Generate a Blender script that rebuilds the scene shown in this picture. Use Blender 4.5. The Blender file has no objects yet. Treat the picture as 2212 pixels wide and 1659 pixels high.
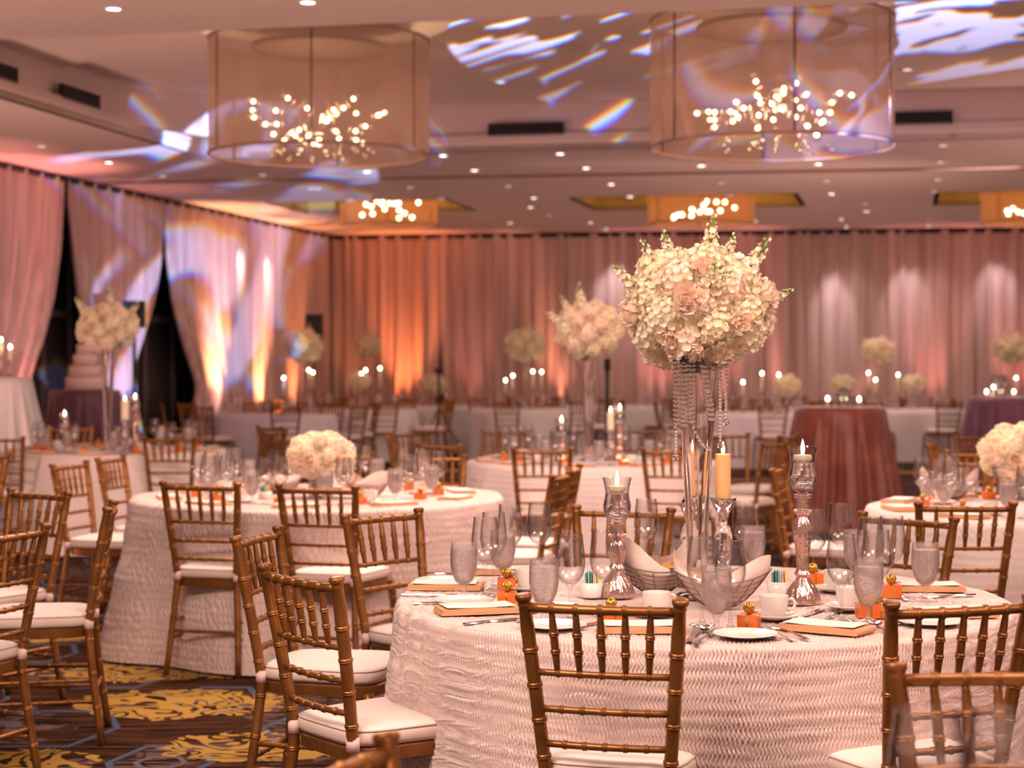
import bpy, math, random
import numpy as np
from mathutils import Vector, Matrix
R = random.Random(7)
PI = math.pi
SC = bpy.context.scene
COL = SC.collection

# ------------------------------------------------------------ camera, world, exposure
F, HX, HY, HC = 3900.0, 1106.0, 785.0, 1.463      # focal length in px, principal x, horizon y, eye height
cam = bpy.data.cameras.new('camera'); camo = bpy.data.objects.new('camera', cam); COL.objects.link(camo)
camo.location = (0, 0, HC); camo.rotation_euler = (PI/2, 0, 0)
cam.sensor_width = 36; cam.lens = 36*F/2212; cam.shift_y = (HY-829.5)/2212
cam.clip_end = 200
cam.dof.use_dof = True; cam.dof.focus_distance = 4.95; cam.dof.aperture_fstop = 3.6
SC.camera = camo
w = bpy.data.worlds.new('world'); SC.world = w; w.use_nodes = True
w.node_tree.nodes['Background'].inputs[0].default_value = (1.0, .58, .48, 1)
w.node_tree.nodes['Background'].inputs[1].default_value = 0.34
SC.view_settings.view_transform = 'Standard'; SC.view_settings.look = 'None'
SC.view_settings.exposure = 0.25; SC.view_settings.gamma = 1
cy = SC.cycles
cy.max_bounces = 10; cy.diffuse_bounces = 3; cy.glossy_bounces = 4; cy.transmission_bounces = 10
cy.transparent_max_bounces = 64; cy.caustics_reflective = False; cy.caustics_refractive = False
cy.sample_clamp_indirect = 3.0; cy.sample_clamp_direct = 40.0
cy.use_denoising = True; cy.adaptive_threshold = .04

def P(x, y, D):                       # pixel + depth -> world
    return Vector(((x-HX)/F*D, D, HC+(HY-y)/F*D))
def G(x, y, h):                       # pixel on the horizontal plane at height h -> world
    D = F*(HC-h)/(y-HY)
    return Vector(((x-HX)/F*D, D, h))

def lamp(kind, name, loc, power, col, size=.1, aim=None, spot=None, blend=.5, size_y=None):
    l = bpy.data.lights.new(name, kind); o = bpy.data.objects.new(name, l); COL.objects.link(o)
    o.location = loc; l.energy = power; l.color = col
    if kind == 'AREA':
        l.shape = 'RECTANGLE'; l.size = size; l.size_y = size_y or size
    else: l.shadow_soft_size = size
    if kind == 'SPOT': l.spot_size = spot; l.spot_blend = blend
    if aim is not None:
        o.rotation_euler = (Vector(aim)-Vector(loc)).to_track_quat('-Z', 'Y').to_euler()
    return o

H, HT = 3.73, 4.25                    # soffit and coffer ceiling heights
UD = Vector((.2130, .977, 0)); UR = Vector((.977, -.2130, 0))      # room axes
WARM = (1.0, .70, .52); PEACH = (1.0, .50, .34); AMBER = (1.0, .36, .12)
# added key and fill area lamps under the ceiling, standing in for downlights
lamp('AREA', 'added_overhead_area', (-1.5, 2.7, 3.70), 260, (1, .75, .62), 2.0, (-.7, 5.4, .6), size_y=1.2)
lamp('AREA', 'added_overhead_area', (1.6, 3.6, 3.70), 120, (1, .74, .62), 1.6, (1.2, 5.2, .7), size_y=1.0)
lamp('AREA', 'added_overhead_area', (4.2, 3.2, 3.70), 130, (1, .60, .48), 1.6, (2.2, 5.6, .7), size_y=1.2)
lamp('AREA', 'added_overhead_area', (-.6, 9.6, 3.70), 170, (1, .72, .60), 3.2, (-.6, 9.6, 0), size_y=1.4)
lamp('AREA', 'added_overhead_area', (3.2, 9.4, 3.70), 120, (1, .66, .56), 2.4, (3.2, 9.4, 0), size_y=1.4)
lamp('AREA', 'added_overhead_area', (3.5, 21.0, 3.70), 130, (1, .68, .62), 7, (3.5, 20.6, 0), size_y=.5)
lamp('AREA', 'added_overhead_area', (6.0, 27.0, 3.70), 50, (1, .68, .62), 5, (6.0, 26.7, 0), size_y=.5)

# unseen fill spots added near the floor to brighten the ceiling
for lx, ly, pw in ((-6.2, 9, 420), (7.5, 8, 420), (8.5, 17, 420), (.6, -1.0, 260), (-5.6, 14.5, 200), (4.6, 20, 200)):
    lamp('SPOT', 'added_ceiling_fill', (lx, ly, .35), pw*1.05, (1, .56, .46), .15, (lx*.45, ly+3.5, 3.73), 2.0, 1.0)

# gobo projectors: textured spots, colour-fringed blobs
def gobo(name, loc, aim, power, ang, scale, stretch, thr, mask=None, roll=0., soft=.035, seed=0.):
    o = lamp('SPOT', name, loc, power, (.42, .52, 1), .015, aim, ang, .05)
    o.rotation_euler.rotate_axis('Z', roll)
    l = o.data; l.use_nodes = True; nt = l.node_tree; N = nt.nodes; L = nt.links
    em = N['Emission']; tc = N.new('ShaderNodeTexCoord'); sp = N.new('ShaderNodeSeparateXYZ')
    L.new(tc.outputs['Normal'], sp.inputs[0])
    def m(op, a, b=None, c=None):
        n = N.new('ShaderNodeMath'); n.operation = op
        for i, v in enumerate((a, b, c)):
            if v is None: continue
            if isinstance(v, (int, float)): n.inputs[i].default_value = v
            else: L.new(v, n.inputs[i])
        return n.outputs[0]
    z = m('ABSOLUTE', sp.outputs[2])
    u = m('DIVIDE', sp.outputs[0], z); v = m('DIVIDE', sp.outputs[1], z)
    cmb = N.new('ShaderNodeCombineColor')
    for ch, off in enumerate((-.0038, 0, .0038)):
        c = N.new('ShaderNodeCombineXYZ')
        L.new(m('MULTIPLY', m('ADD', u, off), scale*stretch[0]), c.inputs[0])
        L.new(m('MULTIPLY', m('ADD', v, off), scale*stretch[1]), c.inputs[1]); c.inputs[2].default_value = seed
        nz = N.new('ShaderNodeTexNoise'); nz.inputs['Scale'].default_value = 1.0
        nz.inputs['Detail'].default_value = 1.2; nz.inputs['Distortion'].default_value = 1.1
        L.new(c.outputs[0], nz.inputs['Vector'])
        mr = N.new('ShaderNodeMapRange'); mr.interpolation_type = 'SMOOTHSTEP'
        L.new(nz.outputs['Fac'], mr.inputs[0]); mr.inputs[1].default_value = thr; mr.inputs[2].default_value = thr+soft
        val = mr.outputs[0]
        if mask:
            a = m('LESS_THAN', m('ABSOLUTE', u), mask[0]); b = m('LESS_THAN', m('ABSOLUTE', v), mask[1])
            val = m('MULTIPLY', val, m('MULTIPLY', a, b))
        L.new(val, cmb.inputs[ch])
    L.new(cmb.outputs[0], em.inputs['Color']); em.inputs['Strength'].default_value = 1
    return o
gobo('gobo_projector', (2.0, 9.6, 1.3), (3.45, 15.3, 4.25), 5200, .50, 9, (1.0, 2.6), .46, (.19, .13), .25, seed=3.1)
gobo('gobo_projector', (-.6, 10.6, 1.3), (.9, 15.6, 4.25), 5000, .50, 6, (.7, 5.0), .575, None, .55, seed=8.3)
gobo('gobo_projector', (-.2, 13.2, 1.3), (-4.75, 24.0, 3.45), 8000, .50, 7, (1.2, .9), .53, None, .2, seed=5.4, soft=.08)
gobo('gobo_projector', (1.5, 7.0, 1.3), (2.05, 13.4, 3.55), 5200, .26, 10, (1.2, .9), .54, None, .1, seed=1.4, soft=.07)
gobo('gobo_projector', (.4, 10.4, 1.3), (-2.8, 20.0, 3.73), 1700, .40, 8, (.6, 4.0), .55, None, -.7, seed=2.7, soft=.10)

# ------------------------------------------------------------ materials
MATS = {}
def mat(name, col=(.8, .8, .8), rough=.5, metal=0., **k):
    if name in MATS: return MATS[name]
    m = bpy.data.materials.new(name); MATS[name] = m; m.use_nodes = True
    b = m.node_tree.nodes['Principled BSDF']
    b.inputs['Base Color'].default_value = (*col, 1); b.inputs['Roughness'].default_value = rough
    b.inputs['Metallic'].default_value = metal
    for kk, v in k.items():
        b.inputs[kk.replace('_', ' ')].default_value = v
    return m
def petalmat(name, col, c1, c2):
    m = mat(name, col, .6); mottle(m, c1, c2, 9); N, L, b = NT(m)
    t = N.new('ShaderNodeBsdfTranslucent'); t.inputs[0].default_value = (*col, 1); x = N.new('ShaderNodeMixShader'); x.inputs[0].default_value = .38
    L.new(b.outputs[0], x.inputs[1]); L.new(t.outputs[0], x.inputs[2]); L.new(x.outputs[0], N['Material Output'].inputs[0]); return m
def NT(m): return m.node_tree.nodes, m.node_tree.links, m.node_tree.nodes['Principled BSDF']
def bump(m, scale, strength, dist=.01, vec=None, kind='noise', detail=4):
    N, L, b = NT(m)
    tc = N.new('ShaderNodeTexCoord'); t = N.new('ShaderNodeTexNoise'); t.inputs['Scale'].default_value = scale
    t.inputs['Detail'].default_value = detail
    mp = N.new('ShaderNodeMapping'); L.new(tc.outputs['Object'], mp.inputs[0]); L.new(mp.outputs[0], t.inputs['Vector'])
    if vec: mp.inputs['Scale'].default_value = vec
    bp = N.new('ShaderNodeBump'); bp.inputs['Strength'].default_value = strength; bp.inputs['Distance'].default_value = dist
    L.new(t.outputs['Fac'], bp.inputs['Height']); L.new(bp.outputs[0], b.inputs['Normal'])
    return t
def mottle(m, c1, c2, scale, vec=None, lo=.35, hi=.65):
    N, L, b = NT(m)
    tc = N.new('ShaderNodeTexCoord'); t = N.new('ShaderNodeTexNoise'); t.inputs['Scale'].default_value = scale; t.inputs['Detail'].default_value = 5
    mp = N.new('ShaderNodeMapping'); L.new(tc.outputs['Object'], mp.inputs[0]); L.new(mp.outputs[0], t.inputs['Vector'])
    if vec: mp.inputs['Scale'].default_value = vec
    r = N.new('ShaderNodeValToRGB'); r.color_ramp.elements[0].position = lo; r.color_ramp.elements[1].position = hi
    r.color_ramp.elements[0].color = (*c1, 1); r.color_ramp.elements[1].color = (*c2, 1)
    L.new(t.outputs['Fac'], r.inputs[0]); L.new(r.outputs[0], b.inputs['Base Color'])
def emis(name, col, st):
    m = mat(name, col, .5); b = m.node_tree.nodes['Principled BSDF']
    b.inputs['Emission Color'].default_value = (*col, 1); b.inputs['Emission Strength'].default_value = st
    return m
gold = mat('gold_painted_wood', (.28, .112, .028), .36, .60); bump(gold, 60, .12, .002, (1, 1, .3))
mottle(gold, (.22, .085, .020), (.33, .138, .036), 14)
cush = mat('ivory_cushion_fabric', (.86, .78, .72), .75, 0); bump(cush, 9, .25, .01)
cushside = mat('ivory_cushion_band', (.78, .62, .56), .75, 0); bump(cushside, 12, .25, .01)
strapm = mat('sheer_strap', (.80, .58, .54), .8)
piping = mat('cushion_piping', (.62, .45, .38), .7)
def thin_glass(name, rough=.0, edge=.42, tint=(1, 1, 1), gl=1.0, bmp=0, haze=0.):
    m = bpy.data.materials.new(name); m.use_nodes = True; N, L = m.node_tree.nodes, m.node_tree.links; N.remove(N['Principled BSDF'])
    lw = N.new('ShaderNodeLayerWeight'); lw.inputs[0].default_value = .5
    pw = N.new('ShaderNodeMath'); pw.operation = 'POWER'; L.new(lw.outputs['Facing'], pw.inputs[0]); pw.inputs[1].default_value = 2.0
    mx = N.new('ShaderNodeMix'); mx.data_type = 'RGBA'; L.new(pw.outputs[0], mx.inputs[0]); mx.inputs[6].default_value = (*tint, 1); mx.inputs[7].default_value = (edge, edge*.9, edge*.9, 1)
    tr = N.new('ShaderNodeBsdfTransparent'); L.new(mx.outputs[2], tr.inputs[0]); g_ = N.new('ShaderNodeBsdfGlossy'); g_.inputs['Roughness'].default_value = rough
    g_.inputs[0].default_value = (gl, gl, gl, 1)
    fr = N.new('ShaderNodeMath'); fr.operation = 'MULTIPLY_ADD'; fr.inputs[1].default_value = .55; fr.inputs[2].default_value = .08; p4 = N.new('ShaderNodeMath'); p4.operation = 'POWER'; L.new(lw.outputs['Facing'], p4.inputs[0]); p4.inputs[1].default_value = 4.; L.new(p4.outputs[0], fr.inputs[0])
    x = N.new('ShaderNodeMixShader'); L.new(fr.outputs[0], x.inputs[0]); L.new(tr.outputs[0], x.inputs[1]); L.new(g_.outputs[0], x.inputs[2]); out = x.outputs[0]
    if haze:
        d = N.new('ShaderNodeBsdfDiffuse'); d.inputs[0].default_value = (.95, .84, .82, 1); t = N.new('ShaderNodeBsdfTranslucent'); t.inputs[0].default_value = (.95, .84, .82, 1)
        a = N.new('ShaderNodeMixShader'); L.new(d.outputs[0], a.inputs[1]); L.new(t.outputs[0], a.inputs[2])
        tc = N.new('ShaderNodeTexCoord'); nz = N.new('ShaderNodeTexNoise'); nz.inputs['Scale'].default_value = 130; nz.inputs['Detail'].default_value = 3; L.new(tc.outputs['Object'], nz.inputs['Vector'])
        mr = N.new('ShaderNodeMapRange'); L.new(nz.outputs['Fac'], mr.inputs[0]); mr.inputs[1].default_value = .42; mr.inputs[2].default_value = .66; mr.inputs[3].default_value = haze*.6; mr.inputs[4].default_value = haze*1.5
        y = N.new('ShaderNodeMixShader'); L.new(mr.outputs[0], y.inputs[0]); L.new(out, y.inputs[1]); L.new(a.outputs[0], y.inputs[2]); out = y.outputs[0]
    if bmp:
        tc = N.new('ShaderNodeTexCoord'); nz = N.new('ShaderNodeTexNoise'); nz.inputs['Scale'].default_value = 150; L.new(tc.outputs['Object'], nz.inputs['Vector'])
        bp = N.new('ShaderNodeBump'); bp.inputs['Strength'].default_value = bmp; bp.inputs['Distance'].default_value = .003; L.new(nz.outputs['Fac'], bp.inputs['Height']); L.new(bp.outputs[0], g_.inputs['Normal'])
    L.new(out, N['Material Output'].inputs[0]); return m
glass = thin_glass('clear_glass')
water = mat('iced_water', (.99, .92, .92), .05, 0, IOR=1.08, Transmission_Weight=.86); bump(water, 120, .5, .004)
frost = thin_glass('sweating_glass', .05, .72, bmp=.5, haze=.10)
crystal = mat('cut_crystal', (1, .97, .95), .02, 0, IOR=1.55, Transmission_Weight=1.0)
merc = mat('mercury_glass', (.74, .52, .45), .14, .9); bump(merc, 55, .5, .006)
silver = mat('polished_cutlery', (.85, .80, .80), .12, 1.0)
china = mat('white_china', (.86, .79, .74), .22, 0)
napk = mat('tan_napkin', (.66, .36, .19), .8, 0); bump(napk, 200, .2, .001)
linen = mat('blush_napkin_linen', (.82, .66, .60), .8, 0); bump(linen, 10, .3, .01)
card = mat('cream_menu_card', (.90, .82, .76), .6, 0); bump(card, 40, .1, .001)
wax = mat('candle_wax', (.93, .80, .60), .5, 0, Subsurface_Weight=.4, Subsurface_Radius=(.06, .03, .015), Subsurface_Scale=.5)
waxo = mat('amber_candle_wax', (.90, .52, .24), .5, 0, Subsurface_Weight=.5, Subsurface_Radius=(.08, .03, .01), Subsurface_Scale=.5)
discwax = petalmat('floating_wax', (.98, .88, .70), (.96, .86, .66), (.99, .92, .78))
flame = emis('candle_flame', (1.0, .78, .42), 22)
orange = mat('orange_favour_box', (.85, .17, .02), .25, 0, Coat_Weight=.4)
goldrib = mat('gold_ribbon', (.80, .48, .10), .25, .9)
teal = mat('teal_packet', (.10, .42, .38), .5); yellow = mat('yellow_packet', (.90, .66, .12), .5); whitep = mat('white_packet', (.85, .76, .72), .5)
wire = mat('dark_wire', (.22, .14, .12), .35, .8)
bread = mat('bread_crust', (.62, .27, .06), .6); mottle(bread, (.45, .16, .03), (.80, .42, .10), 30)
black = mat('black_plastic', (.012, .01, .012), .5)
darkm = mat('dark_doorway', (.012, .008, .010), .6); framem = mat('door_frame_paint', (.10, .075, .075), .5)
green = mat('green_stem', (.20, .30, .07), .6)
petw = petalmat('ivory_petal', (.97, .88, .68), (.95, .84, .56), (.99, .94, .84))
petp = petalmat('blush_petal', (.97, .82, .70), (.95, .76, .60), (.99, .91, .82))
rosep = petalmat('peach_rose_petal', (.98, .80, .66), (.97, .72, .54), (.99, .90, .82))
core = mat('bouquet_core', (.88, .76, .52), .8)
vpur = mat('purple_petal', (.16, .10, .16), .7)
ceilm = mat('ceiling_paint', (.84, .70, .64), .8); bump(ceilm, 60, .05, .002)
wallm = mat('soffit_paint', (.72, .60, .60), .8)
ventm = mat('vent_black', (.010, .009, .012), .6)
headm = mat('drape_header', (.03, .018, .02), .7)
whiterim = mat('downlight_trim', (.85, .78, .74), .4)
lampg = emis('downlight_glow', (1, .90, .84), 9)
bulbm = emis('chandelier_bulb', (1, .74, .42), 26)
globem = thin_glass('bubble_globe_glass', .02, .7, (1, .97, .93))
drape = mat('blush_drape', (.74, .53, .49), .62, 0, Sheen_Weight=.25); bump(drape, 6, .3, .03, (6, 6, .25))
mottle(drape, (.56, .37, .33), (.76, .56, .51), 3, (3, 3, .12))
drapeb = mat('plum_backdrop_drape', (.11, .06, .08), .7)
velr = mat('copper_satin', (.34, .09, .06), .40, 0, Sheen_Weight=.2); mottle(velr, (.20, .045, .03), (.30, .08, .05), 6)
velp = mat('plum_satin', (.13, .04, .075), .45, 0, Sheen_Weight=.2)
velw = mat('white_linen', (.76, .70, .72), .7); bump(velw, 8, .2, .01)
legm = mat('grey_metal_leg', (.2, .18, .17), .5, .8)

def satin(name, col, ku, kv, st):
    """ribbon-ruffled satin: rows of wavy strands in UV space (relief only)"""
    m = mat(name, col, .33, 0, Sheen_Weight=.2); N, L, b = NT(m)
    tc = N.new('ShaderNodeTexCoord'); sp = N.new('ShaderNodeSeparateXYZ'); L.new(tc.outputs['UV'], sp.inputs[0])
    nz = N.new('ShaderNodeTexNoise'); nz.inputs['Scale'].default_value = 3.5; nz.inputs['Detail'].default_value = 2; L.new(tc.outputs['UV'], nz.inputs['Vector'])
    def mm(op, a, b_=None):
        n = N.new('ShaderNodeMath'); n.operation = op
        for i, v in enumerate((a, b_)):
            if v is None: continue
            if isinstance(v, (int, float)): n.inputs[i].default_value = v
            else: L.new(v, n.inputs[i])
        return n.outputs[0]
    ph = mm('MULTIPLY', mm('SINE', mm('MULTIPLY', sp.outputs[1], kv)), 1.9)
    a = mm('ADD', mm('ADD', mm('MULTIPLY', sp.outputs[0], ku), ph), mm('MULTIPLY', nz.outputs['Fac'], 22))
    s = mm('SINE', a); row = mm('SINE', mm('ADD', mm('MULTIPLY', sp.outputs[1], kv), mm('MULTIPLY', nz.outputs['Fac'], 9)))
    hgt = mm('ADD', mm('MULTIPLY', s, .8), mm('MULTIPLY', row, .5))
    bp = N.new('ShaderNodeBump'); bp.inputs['Strength'].default_value = st; bp.inputs['Distance'].default_value = .006
    L.new(hgt, bp.inputs['Height']); L.new(bp.outputs[0], b.inputs['Normal'])
    return m
satA = satin('ruffled_blush_satin', (.80, .61, .56), 600, 178, .40)
satB = satin('ruffled_satin_far', (.80, .67, .63), 420, 160, .32)

def carpet():
    m = mat('patterned_carpet', (.1, .06, .04), .95, 0, Specular_IOR_Level=.03); N, L, b = NT(m)
    tc = N.new('ShaderNodeTexCoord')
    def mm(op, a, b_=None, c=None):
        n = N.new('ShaderNodeMath'); n.operation = op
        for i, v in enumerate((a, b_, c)):
            if v is None: continue
            if isinstance(v, (int, float)): n.inputs[i].default_value = v
            else: L.new(v, n.inputs[i])
        return n.outputs[0]
    def mix(f, c1, c2):
        n = N.new('ShaderNodeMix'); n.data_type = 'RGBA'
        if isinstance(f, float): n.inputs[0].default_value = f
        else: L.new(f, n.inputs[0])
        for i, c in ((6, c1), (7, c2)):
            if isinstance(c, tuple): n.inputs[i].default_value = (*c, 1)
            else: L.new(c, n.inputs[i])
        return n.outputs[2]
    sp = N.new('ShaderNodeSeparateXYZ'); L.new(tc.outputs['Object'], sp.inputs[0])
    X, Y = sp.outputs[0], sp.outputs[1]
    # streaky pile
    st = N.new('ShaderNodeTexNoise'); st.inputs['Scale'].default_value = 1; mp = N.new('ShaderNodeMapping')
    mp.inputs['Rotation'].default_value = (0, 0, -.9); mp.inputs['Scale'].default_value = (3, 34, 1)
    L.new(tc.outputs['Object'], mp.inputs[0]); L.new(mp.outputs[0], st.inputs['Vector'])
    stc = mm('MINIMUM', 1.0, mm('MAXIMUM', 0.0, mm('MULTIPLY', mm('SUBTRACT', st.outputs['Fac'], .38), 4.0)))
    base = mix(stc, (.012, .005, .003), (.090, .038, .020))
    big = N.new('ShaderNodeTexNoise'); big.inputs['Scale'].default_value = .9; L.new(tc.outputs['Object'], big.inputs['Vector'])
    # scrolls: rings of a distorted noise, chopped by the pile streaks
    def scroll(scale, seed, lo, hi, msk):
        n = N.new('ShaderNodeTexNoise'); n.inputs['Scale'].default_value = scale; n.inputs['Detail'].default_value = 1.5; n.inputs['Distortion'].default_value = 1.3
        mp2 = N.new('ShaderNodeMapping'); mp2.inputs['Location'].default_value = (seed, seed*.7, 0)
        L.new(tc.outputs['Object'], mp2.inputs[0]); L.new(mp2.outputs[0], n.inputs['Vector'])
        r = mm('FRACT', mm('MULTIPLY', n.outputs['Fac'], 7.0))
        return mm('MULTIPLY', mm('LESS_THAN', mm('ABSOLUTE', mm('SUBTRACT', r, .5)), .33), msk)
    def blob(cx, cy_, rx, ry):
        dx = mm('DIVIDE', mm('SUBTRACT', X, cx), rx); dy = mm('DIVIDE', mm('SUBTRACT', Y, cy_), ry)
        d = mm('ADD', mm('MULTIPLY', dx, dx), mm('MULTIPLY', dy, dy))
        n = N.new('ShaderNodeTexNoise'); n.inputs['Scale'].default_value = 9; L.new(tc.outputs['Object'], n.inputs['Vector'])
        return mm('LESS_THAN', mm('ADD', d, mm('MULTIPLY', n.outputs['Fac'], 1.5)), 1.55)
    def tile(px, py, ox, oy):
        fx = mm('SUBTRACT', mm('FRACT', mm('DIVIDE', mm('ADD', X, ox+40*px), px)), .5); fy = mm('SUBTRACT', mm('FRACT', mm('DIVIDE', mm('ADD', Y, oy+40*py), py)), .5)
        return mm('MULTIPLY', fx, px), mm('MULTIPLY', fy, py)
    def hexo(fx, fy, r, wd, sy=1.0):
        ax = mm('ABSOLUTE', fx); ay = mm('ABSOLUTE', mm('MULTIPLY', fy, sy))
        h = mm('MAXIMUM', ay, mm('ADD', mm('MULTIPLY', ax, .82), mm('MULTIPLY', ay, .45)))
        return mm('LESS_THAN', mm('ABSOLUTE', mm('SUBTRACT', h, r)), wd)
    fx, fy = tile(1.10, 1.25, 1.29+.55, -6.62+.625)
    grey = scroll(1.8, 4.0, 0, 1, mm('GREATER_THAN', big.outputs['Fac'], .50))
    c = mix(mm('MULTIPLY', grey, mm('GREATER_THAN', st.outputs['Fac'], .47)), base, (.13, .08, .075))
    c = mix(hexo(fx, fy, .155, .012, .55), c, (.08, .10, .16))
    c = mix(hexo(fx, fy, .075, .010, .8), c, (.15, .12, .15))
    fx2, fy2 = tile(1.10, 1.25, 1.29+.0, -6.62)
    c = mix(hexo(fx2, fy2, .21, .012, .6), c, (.075, .095, .15))
    tot = None
    for (px, py, rx, ry) in ((390, 1520, .50, .36), (560, 1612, .40, .30), (300, 1450, .55, .30), (60, 1648, .30, .25), (110, 1365, .5, .4), (820, 1450, .5, .5), (1000, 960, .8, .7), (2000, 930, 1.2, .3), (1950, 1020, .9, .35), (1600, 960, .9, .5)):
        g = G(px, py, 0); t = blob(g.x, g.y, rx, ry); tot = t if tot is None else mm('MAXIMUM', tot, t)
    c = mix(scroll(3.4, 1.5, 0, 1, tot), c, (.42, .25, .06))
    L.new(c, b.inputs['Base Color'])
    bp = N.new('ShaderNodeBump'); bp.inputs['Strength'].default_value = .4; bp.inputs['Distance'].default_value = .004
    L.new(st.outputs['Fac'], bp.inputs['Height']); L.new(bp.outputs[0], b.inputs['Normal'])
    return m

def sheer(name, col, alpha):
    m = bpy.data.materials.new(name); m.use_nodes = True; N, L = m.node_tree.nodes, m.node_tree.links
    N.remove(N['Principled BSDF'])
    d = N.new('ShaderNodeBsdfDiffuse'); d.inputs[0].default_value = (*col, 1)
    t = N.new('ShaderNodeBsdfTranslucent'); t.inputs[0].default_value = (*col, 1)
    a = N.new('ShaderNodeMixShader'); L.new(d.outputs[0], a.inputs[1]); L.new(t.outputs[0], a.inputs[2]); a.inputs[0].default_value = .5
    tr = N.new('ShaderNodeBsdfTransparent'); tr.inputs[0].default_value = (.93, .86, .84, 1)
    x = N.new('ShaderNodeMixShader'); x.inputs[0].default_value = alpha
    L.new(tr.outputs[0], x.inputs[1]); L.new(a.outputs[0], x.inputs[2]); L.new(x.outputs[0], N['Material Output'].inputs[0])
    return m
shade_m = sheer('sheer_organza', (.33, .21, .19), .64)
shade_far = sheer('amber_organza', (.50, .22, .09), .66)

# ------------------------------------------------------------ mesh helpers
def mk(name, V, Fc, m, smooth=True, uv=None):
    me = bpy.data.meshes.new(name)
    V = np.asarray(V, dtype=np.float32); nv = len(V)
    me.from_pydata([tuple(v) for v in V.tolist()], [], Fc) if not isinstance(Fc, np.ndarray) else None
    if isinstance(Fc, np.ndarray):
        n = len(Fc); me.vertices.add(nv); me.vertices.foreach_set('co', V.ravel())
        me.loops.add(n*4); me.loops.foreach_set('vertex_index', Fc.astype(np.int32).ravel())
        me.polygons.add(n); me.polygons.foreach_set('loop_start', np.arange(0, n*4, 4, dtype=np.int32))
        if uv is not None:
            l = me.uv_layers.new(name='UVMap'); l.data.foreach_set('uv', uv[Fc.ravel()].astype(np.float32).ravel())
        me.update(calc_edges=True)
    for mm_ in (m if isinstance(m, (list, tuple)) else [m]): me.materials.append(mm_)
    if smooth: me.polygons.foreach_set('use_smooth', [True]*len(me.polygons))
    me.validate(); me.update()
    return me
class MB:
    def __init__(s): s.v = []; s.f = []; s.mi = []
    def add(s, V, Fc, mi=0):
        o = len(s.v); s.v += [tuple(x) for x in V]; s.f += [tuple(i+o for i in q) for q in Fc]; s.mi += [mi]*len(Fc)
    def box(s, c, d, mi=0, rz=0., M=None):
        cx, cyy, cz = c; a, b, e = d[0]/2, d[1]/2, d[2]/2; V = []
        for x, y, z in ((-a, -b, -e), (a, -b, -e), (a, b, -e), (-a, b, -e), (-a, -b, e), (a, -b, e), (a, b, e), (-a, b, e)):
            p = Vector((x*math.cos(rz)-y*math.sin(rz)+cx, x*math.sin(rz)+y*math.cos(rz)+cyy, z+cz))
            V.append(M @ p if M else p)
        s.add(V, [(3, 2, 1, 0), (4, 5, 6, 7), (0, 1, 5, 4), (1, 2, 6, 5), (2, 3, 7, 6), (3, 0, 4, 7)], mi)
    def hexa(s, P8, mi=0):
        s.add(P8, [(3, 2, 1, 0), (4, 5, 6, 7), (0, 1, 5, 4), (1, 2, 6, 5), (2, 3, 7, 6), (3, 0, 4, 7)], mi)
    def lathe(s, prof, n=16, c=(0, 0, 0), mi=0, sx=1, sy=1, cap=True, ripple=None):
        V = []; Fc = []; m_ = len(prof)
        for r, z in prof:
            for k in range(n):
                a = 2*PI*k/n; rr = r*(ripple(a, z) if ripple else 1)
                V.append((c[0]+rr*sx*math.cos(a), c[1]+rr*sy*math.sin(a), c[2]+z))
        for i in range(m_-1):
            for k in range(n):
                k2 = (k+1) % n; Fc.append((i*n+k, i*n+k2, (i+1)*n+k2, (i+1)*n+k))
        if cap:
            if prof[0][0] > 1e-5: Fc.append(tuple(range(n))[::-1])
            if prof[-1][0] > 1e-5: Fc.append(tuple((m_-1)*n+k for k in range(n)))
        s.add(V, Fc, mi)
    def tube(s, pts, rad, n=8, mi=0, closed=False):
        pts = [Vector(p) for p in pts]; m_ = len(pts); V = []; Fc = []
        if not isinstance(rad, (list, tuple)): rad = [rad]*m_
        up = Vector((0, 0, 1)); t0 = (pts[1]-pts[0]).normalized()
        if abs(t0.z) > .9: up = Vector((0, 1, 0))
        x = t0.cross(up).normalized()
        for i, p in enumerate(pts):
            if closed: t = pts[(i+1) % m_]-pts[i-1]
            else: t = pts[min(i+1, m_-1)]-pts[max(i-1, 0)]
            t.normalize(); x = (x-t*x.dot(t)).normalized(); y = t.cross(x)
            for k in range(n):
                a = 2*PI*k/n; V.append(p+(x*math.cos(a)+y*math.sin(a))*rad[i])
        for i in range(m_ if closed else m_-1):
            j = (i+1) % m_
            for k in range(n):
                k2 = (k+1) % n; Fc.append((i*n+k, i*n+k2, j*n+k2, j*n+k))
        if not closed: Fc += [tuple(range(n))[::-1], tuple((m_-1)*n+k for k in range(n))]
        s.add(V, Fc, mi)
    def ball(s, c, r, n=10, m_=6, mi=0, sq=(1, 1, 1)):
        prof = [(r*math.sin(PI*i/m_)+1e-6, -r*math.cos(PI*i/m_)*sq[2]) for i in range(m_+1)]
        s.lathe(prof, n, c, mi, sq[0], sq[1], False)
    def me(s, name, m, smooth=True):
        me = mk(name, s.v, s.f, m, smooth)
        if len(me.polygons) == len(s.mi): me.polygons.foreach_set('material_index', s.mi)
        return me
def smooth_angle(me, ang=.7):
    import bmesh
    bm = bmesh.new(); bm.from_mesh(me); bmesh.ops.recalc_face_normals(bm, faces=bm.faces)
    for e in bm.edges:
        if len(e.link_faces) == 2 and e.calc_face_angle(0) > ang: e.smooth = False
    bm.to_mesh(me); bm.free(); return me

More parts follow.
